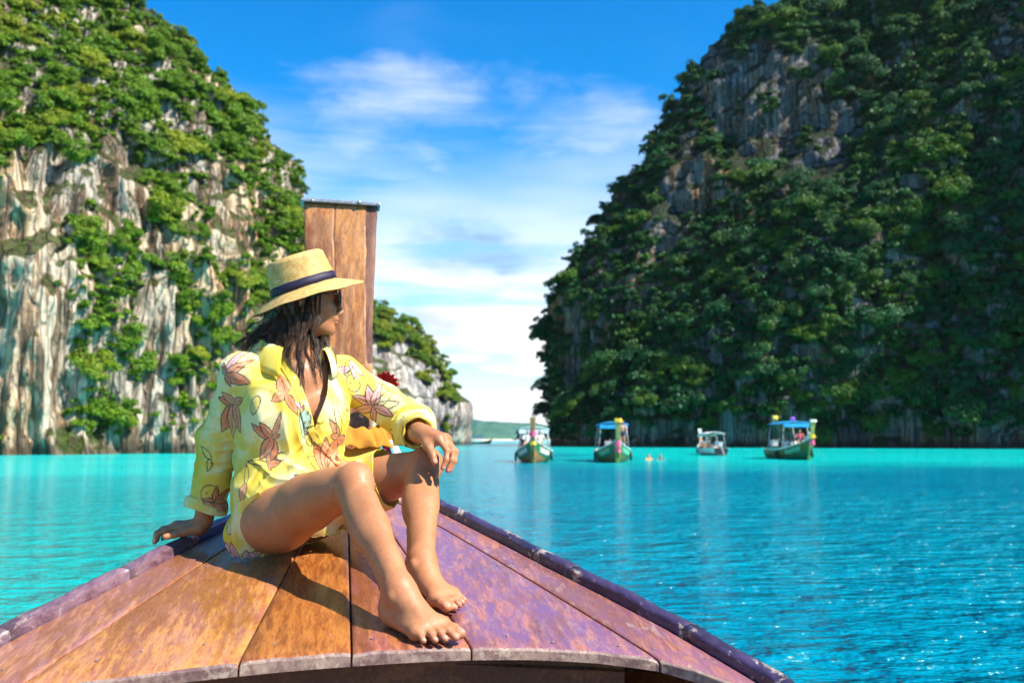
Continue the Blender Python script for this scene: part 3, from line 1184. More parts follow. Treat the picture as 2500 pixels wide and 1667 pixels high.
    mb.add([(cx1 + .21, -.9, ch + .02), (cx1 + .21, .9, ch + .02), (cx1 + .23, .9, ch - .22), (cx1 + .23, -.9, ch - .22)], [(0, 1, 2, 3)])
    o = local_part('canopy_valance', mb, BT[cc], root)
    o.modifiers.new('sheet', 'SOLIDIFY').thickness = .02
    mb = MB()
    for side in (-1, 1):
        mb.tube([(cx0, side * .86, 1.25), (cx1, side * .86, 1.25)], .03, 6)
    local_part('side_bar', mb, BT['grey'], root, True)
    # motor on its pivot at the stern, long shaft behind
    mb = MB()
    mb.box((-4.5, 0, 1.12), (.75, .42, .45))
    mb.tube([(-4.2, 0, 1.3), (-3.3, .1, 1.42)], .03, 6)
    mb.tube([(-4.9, 0, 1.0), (-7.2, .2, .05)], .04, 6)
    local_part('motor', mb, BT['grey'], root)
    # anchor rope off the bow and two tyre fenders over the side
    mb = MB()
    mb.tube([(4.35, .12, 1.0), (4.9, .35, .55), (5.5, .55, .15), (6.1, .7, -.2)], .009, 5)
    local_part('anchor_rope', mb, BT['inner'], root, True)
    for side, fx0 in ((1, 1.0), (-1, .2)):
        c = np.array(hull_xyz(fx0, .30, side)) + np.array([0, side * .10, 0])
        mb = MB()
        ring = [tuple(c + np.array([.22 * math.cos(a), 0, .22 * math.sin(a)])) for a in np.linspace(0, 2 * math.pi, 15)]
        mb.tube(ring, .07, 6, False)
        local_part('tyre_fender', mb, BT['dark'], root, True)
    for (fx, fy, col, hgt, sz) in flags:
        mb = MB()
        mb.tube([(fx, fy, ch), (fx, fy, ch + hgt + sz)], .015, 5)
        local_part('flag_pole', mb, BT['grey'], root)
        mb = MB()
        mb.grid(np.array([[(fx + .05 * math.sin(q * 4), fy + q * sz * 1.1, ch + hgt + sz * (1 - r)) for r in (0, .5, 1)] for q in np.linspace(0, 1, 7)]))
        o = local_part('flag', mb, BT[col], root, True)
        o.modifiers.new('sheet', 'SOLIDIFY').thickness = .01
    return root


b1 = longtail('green and brown longtail boat nearest the open sea, pale awning and pink post ribbon', (1.43, 64.2), (-.04, -1.0), 'green', 'brown', 'pale', ('lightc', -2.6, 1.0, 2.0), 'post', ((1.75, 'pink', .35), (1.2, 'yellow', .2)), 1.02)
b2 = longtail('green longtail boat with blue awning and yellow topped post, second from the left', (6.5, 64.7), (-.03, -1.0), 'green', 'olive', 'mint', ('blue', -2.2, .9, 2.35), 'tan', ((2.58, 'yellow', .22), (1.2, 'pink', .4), (.8, 'pink', .25)), 1.0, ((-1.0, .3, 'purple', .15, .28),))
b3 = longtail('white sided longtail boat lying farthest off, bow turned towards the cliff', (18.5, 93.6), (-.02, 1.0), 'white', 'dark', 'pale', ('white', -2.6, .6, 2.1), 'white', ((1.6, 'orange', .25), (2.1, 'white', .5), (1.2, 'bluer', .4)), .92)
b4 = longtail('olive green longtail boat with bright blue awning and flags at the far right', (20.45, 73.2), (.015, -1.0), 'olive', 'green', 'mint', ('blue', -2.4, 1.0, 2.45), 'tan', ((2.6, 'white', .14), (1.25, 'pink', .45), (1.6, 'yellow', .25)), 1.04,
              ((-1.9, -.75, 'yellow', .30, .34), (.6, -.2, 'purple', .2, .28), (-.4, .1, 'orange', .02, .2)))
b5 = longtail('tiny dark longtail boat far out in front of the hills', (-11.2, 345), (.9, -.35), 'dark', 'dark', 'dark', ('bluer', -2.6, .6, 2.1), 'dark', ((1.9, 'red', .4),), 1.0)


# --- people aboard: small, each one body with clothing and hair in colour
def figure_mesh(name, pose, seed):
    g = SDF((-.75, -.6, -.05), (.75, .6, 1.95), .024)
    rs = np.random.RandomState(seed)
    if pose == 'sit':
        hip, knee, foot_, sh = .14, (.42, .20), (.44, -.02), .60
        hips = [A((0, s * .10, hip)) for s in (-1, 1)]
        knees = [A((knee[0], s * .14, knee[1])) for s in (-1, 1)]
        feet = [A((.62, s * .13, -.02)) for s in (-1, 1)]
        base = hip
    elif pose == 'stand':
        hips = [A((0, s * .10, .90)) for s in (-1, 1)]
        knees = [A((.05, s * .11, .48)) for s in (-1, 1)]
        feet = [A((.0, s * .12, .05)) for s in (-1, 1)]
        base = .90
    else:                                    # bending to climb
        hips = [A((-.25, s * .10, .85)) for s in (-1, 1)]
        knees = [A((.08, s * .12, .55)) for s in (-1, 1)]
        feet = [A((-.12, s * .12, .05)) for s in (-1, 1)]
        base = .85
    hc = (hips[0] + hips[1]) / 2
    lean = {'sit': -.05, 'stand': .02, 'bend': .34}[pose]
    chest = hc + A((lean, 0, .40 if pose != 'bend' else .30))
    g.ell(hc, np.eye(3), (.11, .16, .11), .05)
    g.ecap(hc, chest, (.13, .10), (.17, .11), (0, 1, 0), .06)
    head = chest + A((.03 + lean * .3, 0, .31))
    g.cone(chest + A((0, 0, .12)), head, .055, .05, .03)
    g.ell(head, np.eye(3), (.10, .08, .125), .02)
    for i, s in enumerate((-1, 1)):
        sh = chest + A((0, s * .18, .12))
        el = sh + A((.10 + .1 * rs.uniform(), s * (.06 + .08 * rs.uniform()), -.24))
        wr = el + A((.18, -s * .04, -.10 + .15 * rs.uniform()))
        g.cone(sh, el, .055, .042, .03)
        g.cone(el, wr, .040, .030, .02)
        g.ell(wr + A((.05, 0, 0)), np.eye(3), (.055, .03, .03), .02)
        g.cone(hips[i], knees[i], .085, .058, .04)
        g.cone(knees[i], feet[i], .055, .036, .03)
        g.cone(feet[i], feet[i] + A((.17, s * .02, -.01)), .036, .026, .03)
    V, F = g.mesh()
    reg = np.zeros(len(V), int)              # 0 skin, 1 shirt, 2 shorts, 3 hair
    z = V[:, 2]
    d_head = np.linalg.norm((V - head) / A((.10, .085, .13)), axis=1)
    reg[(np.linalg.norm((V - chest) * A((1, .9, .9)), axis=1) < .30) & (d_head > 1.5)] = 1
    reg[np.linalg.norm(V - hc, axis=1) < .19] = 2
    reg[(d_head < 1.4) & ((V[:, 0] < head[0] + .02) | (z > head[2] + .075)) & (z > head[2] - .06)] = 3
    return V, F, reg


PMAT = {}


def figure_material():
    m, nt, b = material('small_figure')
    nt.put(b.inputs['Base Color'], nt.attr('tint'))
    b.inputs['Roughness'].default_value = 0.7
    return m


FIGM = figure_material()
FIG = {k: figure_mesh('figure', k, i) for i, k in enumerate(('sit', 'stand', 'bend'))}


def figure(label, boat_ob, local, turn, pose, shirt, shorts, hair=(.02, .013, .01), skin=(.42, .22, .13), dz=0.0):
    V, F, reg = FIG[pose]
    me = mesh_from('person', V, F, FIGM, True)
    pal = np.array([skin, shirt, shorts, hair])
    add_point_colour(me, pal[reg])
    o = link('person', me)
    if boat_ob is not None:
        rz = boat_ob.rotation_euler[2]
        c, s = math.cos(rz), math.sin(rz)
        sc = boat_ob.scale[0]
        x, y, z = (q * sc for q in local)
        o.location = (boat_ob.location.x + c * x - s * y, boat_ob.location.y + s * x + c * y, boat_ob.location.z + z + dz)
        o.rotation_euler = (0, 0, rz + turn)
    else:
        o.location = local
        o.rotation_euler = (0, 0, turn)
    tag(o, label, 'person')
    return o


def add_point_colour(me, data):
    at = me.color_attributes.new('tint', 'FLOAT_COLOR', 'POINT')
    d = np.ones((len(me.vertices), 4), np.float32)
    d[:, :3] = data
    at.data.foreach_set('color', d.ravel())


WH, CREAM, NVY, TEALS = (.78, .76, .72), (.70, .58, .42), (.03, .04, .10), (.10, .35, .45)
figure('person in white sitting left of the prow post on the boat nearest the open sea', b1, (2.6, -.36, 1.02), -.1, 'sit', WH, CREAM)
figure('person in white sitting right of the prow post on the boat nearest the open sea', b1, (2.5, .38, 1.02), .1, 'sit', (.82, .70, .62), WH)
figure('person in dark clothes bending at the side of the boat nearest the open sea', b1, (.6, -.85, .42), -1.2, 'bend', NVY, (.05, .05, .06))
figure('bare shouldered person standing right of the yellow topped post', b2, (2.2, .46, .90), .0, 'stand', (.55, .30, .19), NVY)
figure('person in a pale top seated under the blue awning with the yellow topped post', b2, (.2, .3, .60), .0, 'sit', CREAM, TEALS)
figure('person in white sitting low beside the post of the farthest boat', b3, (2.3, -.3, .75), 2.6, 'sit', WH, NVY)
figure('person in a tan shirt standing under the white awning of the farthest boat', b3, (-.6, .25, .33), 3.0, 'stand', (.45, .33, .22), CREAM)
figure('person in a pale blue shirt sitting mid boat on the farthest boat', b3, (-1.6, -.3, .60), 2.8, 'sit', (.35, .45, .60), WH)
figure('person in white seated left under the bright blue awning of the flagged boat', b4, (.3, -.50, .62), -.1, 'sit', WH, TEALS)
figure('person in cream seated in the middle under the bright blue awning of the flagged boat', b4, (.75, .0, .62), .0, 'sit', (.80, .68, .58), CREAM)
figure('person in light blue seated right under the bright blue awning of the flagged boat', b4, (.5, .45, .62), .2, 'sit', (.40, .52, .66), WH)
figure('person in a red top beside the olive prow post of the flagged boat', b4, (2.9, -.28, 1.13), -.2, 'sit', (.55, .10, .12), NVY)
figure('person in white with a cap bending at the right side of the flagged boat', b4, (1.7, .72, .62), .9, 'bend', (.80, .80, .80), (.60, .64, .70), hair=(.75, .74, .72))


def swimmer(label, u, v, Y, top=(.85, .24, .03)):
    c = W(u, v, Y)
    g = SDF((-.45, -.45, -.35), (.45, .45, .45), .02)
    g.ell(A((0, 0, -.08)), np.eye(3), (.16, .22, .22), .03)
    g.cone(A((0, 0, .05)), A((.02, 0, .2)), .06, .06, .03)
    g.ell(A((.03, 0, .24)), np.eye(3), (.10, .085, .125), .02)
    for s in (-1, 1):
        g.cone(A((0, s * .2, .02)), A((.22, s * .34, -.05)), .055, .04, .03)
        g.cone(A((.22, s * .34, -.05)), A((.38, s * .26, -.06)), .04, .03, .03)
    V, F = g.mesh()
    me = mesh_from('person', V, F, FIGM, True)
    col = np.tile(np.array((.42, .22, .13)), (len(V), 1))
    col[(V[:, 2] < .09) & (np.abs(V[:, 1]) < .24)] = top
    col[(V[:, 2] > .24) & (V[:, 0] < .06)] = (.03, .02, .015)
    add_point_colour(me, col)
    o = link('person', me, None, (c.x, Y, 0.02))
    o.rotation_euler = (0, 0, -1.2)
    tag(o, label, 'person')


swimmer('swimmer in an orange vest between the boats', 1583, 1120, 72)
swimmer('dark haired swimmer low in the water right of the orange vest', 1612, 1122, 70, (.06, .07, .09))
# ------------------------------------------------------------------ the boat we sit on: its bow deck, rails and prow post
YAW = 0.16
DX = Vector((-math.sin(YAW), math.cos(YAW), 0))
RX = Vector((math.cos(YAW), math.sin(YAW), 0))


def deck_z(s, t):
    return CAM_Z - 0.43 + 0.15 * (s - 2.1) - 0.1 * t * t


def BP(s, t, dz=0.0):
    """deck point: s metres along the boat's axis, t to the right of it, dz above the planks"""
    p = DX * s + RX * t
    return Vector((p.x, p.y, deck_z(s, t) + dz))


def half_w(s):
    return float(np.interp(s, [1.9, 2.06, 2.34, 2.56, 2.8, 3.04, 3.34, 3.7, 4.0], [0.90, 0.862, 0.762, 0.665, 0.556, 0.458, 0.335, 0.20, 0.10]))


def end_s(t):
    return float(np.interp(t, [-0.9, -0.54, -0.4, -0.2, 0.01, 0.26, 0.39, 0.53, 0.66, 0.73, 0.78, 0.9],
                           [2.10, 2.072, 2.07, 2.082, 2.10, 2.13, 2.142, 2.146, 2.13, 2.09, 2.05, 1.96]))


def wood(name, base, lightc, darkc, stain=None, stain_amt=0.0, coat=0.6, rough=0.40, wear=0.0, seed=0.0, upright=False):
    """oiled deck timber: grain along the boat, dark worn blotches, old paint and other tints in the pores"""
    m, nt, b = material(name)
    p = nt.mapping(nt.pos(), (1, 1, 1), (0, 0, -YAW), (seed, seed * 0.7, 0))
    if upright:
        px, py, pz = nt.sep(p)
        p = nt.comb(px, pz, py)
    g = nt.noise(nt.mapping(p, (62, 1.5, 62)), 1.0, 4, 0.6, 0.4)
    g2 = nt.noise(nt.mapping(p, (240, 5, 240)), 1.0, 2, 0.6, 0.0)
    blot = nt.noise(nt.mapping(p, (13, 4.6, 13)), 1.0, 6, 0.74, 0.3)
    wide = nt.noise(nt.mapping(p, (4.2, 0.95, 4.2)), 1.0, 3, 0.55, 0.3)
    c = nt.mix(nt.mapr(nt.math('ADD', g, nt.math('MULTIPLY', wide, 0.5)), 0.62, 0.90), base, lightc)
    c = nt.mix(nt.math('MULTIPLY', nt.mapr(nt.math('ADD', wide, nt.math('MULTIPLY', g, 0.35)), 0.72, 0.56), 0.42), c, darkc)
    c = nt.mix(nt.math('MULTIPLY', nt.mapr(blot, 0.57, 0.70), 0.62), c, darkc)
    c = nt.mix(nt.math('MULTIPLY', nt.mapr(g2, 0.50, 0.66), 0.42), c, darkc)
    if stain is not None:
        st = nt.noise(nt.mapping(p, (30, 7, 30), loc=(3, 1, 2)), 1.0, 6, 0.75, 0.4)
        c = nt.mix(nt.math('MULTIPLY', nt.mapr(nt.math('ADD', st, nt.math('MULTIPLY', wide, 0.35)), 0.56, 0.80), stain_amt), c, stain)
    if wear > 0:
        wv = nt.noise(nt.mapping(p, (22, 9, 22), loc=(7, 3, 9)), 1.0, 6, 0.7, 0.5)
        c = nt.mix(nt.math('MULTIPLY', nt.mapr(wv, 0.56, 0.64), wear), c, (0.55, 0.44, 0.32))
    nt.put(b.inputs['Base Color'], c)
    nt.put(b.inputs['Roughness'], nt.mapr(nt.math('ADD', blot, nt.math('MULTIPLY', g2, 0.4)), 0.45, 0.9, rough - 0.06, rough + 0.22))
    b.inputs['Specular IOR Level'].default_value = 0.4
    b.inputs['Coat Weight'].default_value = coat
    b.inputs['Coat Roughness'].default_value = 0.20
    b.inputs['Coat IOR'].default_value = 1.45
    hh = nt.math('ADD', nt.math('MULTIPLY', g2, 0.6), nt.math('ADD', nt.math('MULTIPLY', g, 0.5), nt.math('MULTIPLY', blot, 0.5)))
    bp = nt.bump(hh, 0.35, 0.0025)
    nt.put(b.inputs['Normal'], bp)
    nt.put(b.inputs['Coat Normal'], nt.bump(hh, 0.22, 0.0025))
    return m


WOODS = [wood('deck_wood_outer_left', (0.38, 0.14, 0.042), (0.54, 0.24, 0.095), (0.12, 0.04, 0.025), (0.32, 0.15, 0.22), 0.35, seed=0.3),
         wood('deck_wood_wide_left', (0.42, 0.145, 0.022), (0.60, 0.255, 0.048), (0.10, 0.028, 0.010), (0.36, 0.17, 0.22), 0.25, seed=1.7),
         wood('deck_wood_mid_left', (0.28, 0.078, 0.012), (0.42, 0.145, 0.026), (0.05, 0.012, 0.006), seed=3.1),
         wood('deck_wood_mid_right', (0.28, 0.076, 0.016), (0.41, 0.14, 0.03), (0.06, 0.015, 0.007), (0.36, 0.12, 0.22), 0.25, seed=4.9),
         wood('deck_wood_wide_right', (0.30, 0.098, 0.062), (0.41, 0.16, 0.10), (0.07, 0.028, 0.045), (0.15, 0.068, 0.175), 0.8, wear=0.12, seed=6.3),  # right planks' purple: sky reflected in varnish put into colour, with old paint
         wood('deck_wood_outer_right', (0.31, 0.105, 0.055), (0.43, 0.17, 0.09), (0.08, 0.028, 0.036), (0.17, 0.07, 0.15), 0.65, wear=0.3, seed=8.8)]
RAIL_L = wood('rail_wood_left', (0.105, 0.045, 0.065), (0.17, 0.085, 0.11), (0.04, 0.02, 0.035), (0.27, 0.18, 0.21), 0.35, wear=0.35, seed=2.2)
RAIL_B = wood('rail_wood_sky_tinted', (0.02, 0.035, 0.13), (0.035, 0.06, 0.19), (0.012, 0.02, 0.09), wear=0.1, seed=5.2)  # far left rail: blue sky reflected in its shade put into the colour
RAIL_R = wood('rail_wood_right', (0.022, 0.014, 0.035), (0.05, 0.028, 0.07), (0.014, 0.008, 0.018), (0.08, 0.045, 0.12), 0.5, wear=0.75, seed=9.2)
POST_WOOD = wood('post_wood', (0.29, 0.088, 0.016), (0.48, 0.180, 0.036), (0.085, 0.022, 0.008), (0.50, 0.36, 0.20), 0.16, coat=0.35, rough=0.5, seed=11.0, upright=True)
POST_DARK = wood('post_wood_weathered', (0.13, 0.05, 0.03), (0.22, 0.09, 0.05), (0.05, 0.02, 0.02), (0.24, 0.10, 0.05), 0.5, coat=0.2, rough=0.6, seed=12.0, upright=True)
FASCIA = wood('fascia_wood', (0.15, 0.045, 0.014), (0.22, 0.075, 0.022), (0.05, 0.014, 0.006), coat=0.2, seed=13.0)
ENDWOOD = wood('plank_end_wood', (0.17, 0.09, 0.085), (0.28, 0.17, 0.14), (0.07, 0.04, 0.04), (0.42, 0.31, 0.23), 0.5, coat=0.15, rough=0.6, wear=0.5, seed=15.0)
HULL_WOOD = wood('hull_wood', (0.12, 0.045, 0.02), (0.20, 0.08, 0.035), (0.04, 0.015, 0.01), coat=0.2, seed=17.0)
STEEL = plain('dull_metal_strip', (0.42, 0.40, 0.39), 0.38, 0.5, 0.75, 0.25, 60, 0.2)
NAIL = plain('nail_metal', (0.30, 0.27, 0.28), 0.4, 0.5, 0.6, 0.3, 80)

boat = empty('longtail_boat', tuple(BP(3.0, 0) * 1 - Vector((0, 0, deck_z(3.0, 0)))))
tag(boat, 'varnished wooden longtail boat bow deck in the foreground carrying the seated person', 'boat')

# seams run together towards the bow: t at the near edge and t at s = 3.72
SEAMS = [(-0.62, -0.13), (-0.210, -0.075), (0.009, -0.008), (0.262, 0.045), (0.676, 0.105)]


def seam_t(k, s):
    a, b = SEAMS[k]
    return a + (b - a) * (s - 2.1) / (3.72 - 2.1)


def plank(k, mat):
    n_s, n_t = 64, 12
    rs = np.random.RandomState(30 + k)
    lift = rs.uniform(-0.0015, 0.0015)
    left = (lambda s: -half_w(s) + 0.006) if k == 0 else (lambda s: seam_t(k - 1, s) + 0.0022)
    right = (lambda s: half_w(s) - 0.006) if k == len(SEAMS) else (lambda s: seam_t(k, s) - 0.0022)
    rows_top, rows_bot = [], []
    f = np.r_[0, 0.004, 0.012, np.linspace(0.03, 1, n_s - 3)]
    g = np.r_[0, 0.012, np.linspace(0.05, 0.95, n_t - 4), 0.988, 1]
    P = np.zeros((len(f), len(g), 3))
    Q = np.zeros((len(f), len(g), 3))
    for j, gj in enumerate(g):
        # find where this line of the plank meets the curved near edge
        s0 = 2.08
        for _ in range(5):
            tt = left(s0) * (1 - gj) + right(s0) * gj
            s0 = end_s(tt)
        for i, fi in enumerate(f):
            s = s0 + (3.72 - s0) * fi
            t = left(s) * (1 - gj) + right(s) * gj
            dz = lift + 0.0012 * math.sin(s * 7 + k * 2.1) * math.sin(gj * 3.1)
            e = min(gj, 1 - gj) * abs(right(s) - left(s))
            dz -= 0.0030 * math.exp(-e / 0.0035)
            near = (s - s0)
            dz -= 0.0075 * math.exp(-near / 0.0065)          # the worn, rounded end
            if near < 0.02:
                dz += 0.0016 * math.sin(t * 90 + k) * math.sin(t * 37)
            P[i, j] = BP(s, t, dz)
            Q[i, j] = BP(s + (0.001 if fi == 0 else 0), t, -0.028)
    n, m = P.shape[:2]
    top = P.reshape(-1, 3)
    bot = Q.reshape(-1, 3)
    V = np.concatenate([top, bot])
    F = grid_faces(n, m).tolist()
    o = n * m
    F += [tuple(o + i for i in reversed(q)) for q in grid_faces(n, m).tolist()]
    ends = []
    for j in range(m - 1):
        ends.append(len(F))
        F.append((j + 1, j, o + j, o + j + 1))
        F.append(((n - 1) * m + j, (n - 1) * m + j + 1, o + (n - 1) * m + j + 1, o + (n - 1) * m + j))
    for i in range(n - 1):
        F.append((i * m, (i + 1) * m, o + (i + 1) * m, o + i * m))
        F.append(((i + 1) * m + m - 1, i * m + m - 1, o + i * m + m - 1, o + (i + 1) * m + m - 1))
    ob = part('deck_plank', V, F, [mat, ENDWOOD], boat, False)
    mi = np.zeros(len(ob.data.polygons), np.int32)
    for e in ends:
        mi[e] = 1
    mi[:m - 1] = 1
    ob.data.polygons.foreach_set('material_index', mi)
    sm = np.zeros(len(ob.data.polygons), bool)
    sm[:(n - 1) * (m - 1)] = True
    ob.data.polygons.foreach_set('use_smooth', sm)
    ob.data.update()
    return ob


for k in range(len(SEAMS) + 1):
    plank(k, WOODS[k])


def rail(side, s0, s1, mat, seed, w=0.044, h=0.024):
    """one length of the raised edge moulding, worn round on its inner top edge"""
    rs = np.random.RandomState(seed)
    n = max(8, int((s1 - s0) / 0.03))
    prof = [(0.0, -0.02), (0.0, h * 0.72), (0.004, h * 0.92), (0.010, h), (w * 0.5, h + 0.003), (w - 0.008, h + 0.001), (w - 0.002, h * 0.85), (w, h * 0.6), (w, -0.03)]
    P = np.zeros((n, len(prof), 3))
    for i in range(n):
        s = s0 + (s1 - s0) * i / (n - 1)
        wob = 0.0014 * math.sin(s * 23 + seed) + 0.001 * rs.uniform(-1, 1)
        for j, (a, b) in enumerate(prof):
            t = side * (half_w(s) + a + wob * 0.5)
            base = BP(s, side * half_w(s))
            p = DX * s + RX * t
            P[i, j] = (p.x, p.y, base.z + b + (wob if b > 0.01 else 0))
    V = P.reshape(-1, 3)
    F = grid_faces(n, len(prof)).tolist()
    if side > 0:
        F = [tuple(reversed(f)) for f in F]
    m = len(prof)
    F.append(tuple(range(m)))
    F.append(tuple((n - 1) * m + j for j in reversed(range(m))))
    ob = part('side_rail', V, F, mat, boat, False)
    ob.data.polygons.foreach_set('use_smooth', [True] * ((n - 1) * (m - 1)) + [False] * 2)
    return ob


for a, b, mt, sd in ((1.93, 2.40, RAIL_L, 1), (2.4015, 2.78, RAIL_L, 2), (2.7815, 3.06, RAIL_L, 3), (3.0615, 3.80, RAIL_B, 4)):
    rail(-1, a, b, mt, sd)
for a, b, mt, sd in ((1.93, 2.30, RAIL_R, 5), (2.3015, 2.72, RAIL_R, 6), (2.7215, 3.80, RAIL_R, 7)):
    rail(1, a, b, mt, sd)


# the beam that closes the space under the planks, and the two hull sides down to the water
def fascia():
    ts = np.linspace(-0.80, 0.60, 60)
    top = [BP(end_s(t) + 0.035, t, -0.029) for t in ts]
    bot = [BP(end_s(t) + 0.035, t, -0.029 - 0.20) for t in ts]
    bk_t = [p + DX * 0.035 for p in top]
    bk_b = [p + DX * 0.035 for p in bot]
    mb = MB()
    mb.grid(np.array([top, bot]))
    mb.grid(np.array([bot, bk_b]))
    mb.grid(np.array([bk_b, bk_t]))
    mb.grid(np.array([bk_t, top]))
    mb.add([top[0], bot[0], bk_b[0], bk_t[0]], [(0, 1, 2, 3)])
    mb.add([top[-1], bk_t[-1], bk_b[-1], bot[-1]], [(0, 1, 2, 3)])
    mb.obj('cross_beam', FASCIA, boat)


fascia()


def hull_side(side):
    ss = np.linspace(-2.5, 3.95, 60)
    zs = np.linspace(0, 1, 10)
    P = np.zeros((60, 10, 3))
    for i, s in enumerate(ss):
        hw = half_w(max(s, 1.9)) + (0.0 if s > 1.9 else 0.06 * (1 - ((s + 2.5) / 4.4) ** 2)) + 0.044
        ztop = deck_z(max(s, 1.0), half_w(max(s, 1.9))) - 0.031 if s > 1.0 else deck_z(1.0, half_w(1.9)) - 0.031 - 0.02 * (1.0 - s)
        for j, f in enumerate(zs):
            z = ztop * (1 - f) - 0.35 * f
            t = side * hw * (1 - 0.42 * f ** 1.6)
            sh = -0.75 * f * max(0, (s - 1.5) / 2.4)
            p = DX * (s + sh) + RX * t
            P[i, j] = (p.x, p.y, z)
    mb = MB()
    mb.grid(P)
    inner = P - np.array(RX)[None, None, :] * side * 0.03
    mb.grid(inner[:, ::-1])
    mb.grid(np.stack([P[:, 0], inner[:, 0]], 1))
    mb.obj('hull_side', HULL_WOOD, boat, True)


hull_side(-1)
hull_side(1)


def floor_boards():
    ss = np.linspace(-2.4, 3.3, 12)
    L = [BP(s, -0.62 if s < 2 else -0.5 * (3.4 - s) / 1.4) for s in ss]
    R = [BP(s, 0.62 if s < 2 else 0.5 * (3.4 - s) / 1.4) for s in ss]
    for l in L + R:
        l.z = 0.30
    mb = MB()
    mb.grid(np.array([L, R]))
    mb.obj('floor_boards', HULL_WOOD, boat)


floor_boards()


def make_seam_backing():
    # a sheet added under the planks to keep the seams dark
    ss = np.linspace(2.16, 3.7, 30)
    L = [BP(s, -half_w(s) + .03, -.034) for s in ss]
    M = [BP(s, 0, -.034) for s in ss]
    R = [BP(s, half_w(s) - .03, -.034) for s in ss]
    mb = MB()
    mb.grid(np.array([L, M, R]))
    mb.obj('seam_backing', HULL_WOOD, boat)


make_seam_backing()


def nails():
    rs = random.Random(5)
    mb = MB()
    spots = []
    for k in range(len(SEAMS) + 1):
        for s_off in (0.085, 0.70, 1.15):
            for g in (0.18, 0.5, 0.82):
                s = 2.1 + s_off + rs.uniform(-0.025, 0.025)
                lo = -half_w(s) if k == 0 else seam_t(k - 1, s)
                hi = half_w(s) if k == len(SEAMS) else seam_t(k, s)
                t = lo + (hi - lo) * (g + rs.uniform(-0.08, 0.08))
                spots.append((s, t))
    for (s, t) in spots:
        c = BP(s, t, 0.0012)
        r = rs.uniform(0.0028, 0.0042)
        ring = [c + DX * r * math.cos(a) + RX * r * math.sin(a) for a in np.linspace(0, 2 * math.pi, 9)[:-1]]
        top = [c + (p - c) * 0.55 + Vector((0, 0, 0.0013)) for p in ring]
        mb.add(ring + top, [(i, (i + 1) % 8, 8 + (i + 1) % 8, 8 + i) for i in range(8)] + [tuple(range(8, 16))])
    for side in (-1, 1):
        for s in np.arange(2.15, 3.6, 0.2):
            p = BP(s, side * (half_w(s) + 0.024), 0.0305)
            r = 0.0035
            ring = [p + DX * r * math.cos(a) + RX * r * math.sin(a) for a in np.linspace(0, 2 * math.pi, 9)[:-1]]
            mb.add(ring + [p + Vector((0, 0, 0.0012))], [(i, (i + 1) % 8, 8) for i in range(8)])
    o = mb.obj('nail_heads', NAIL, boat)
    o['kind'] = 'stuff'


nails()


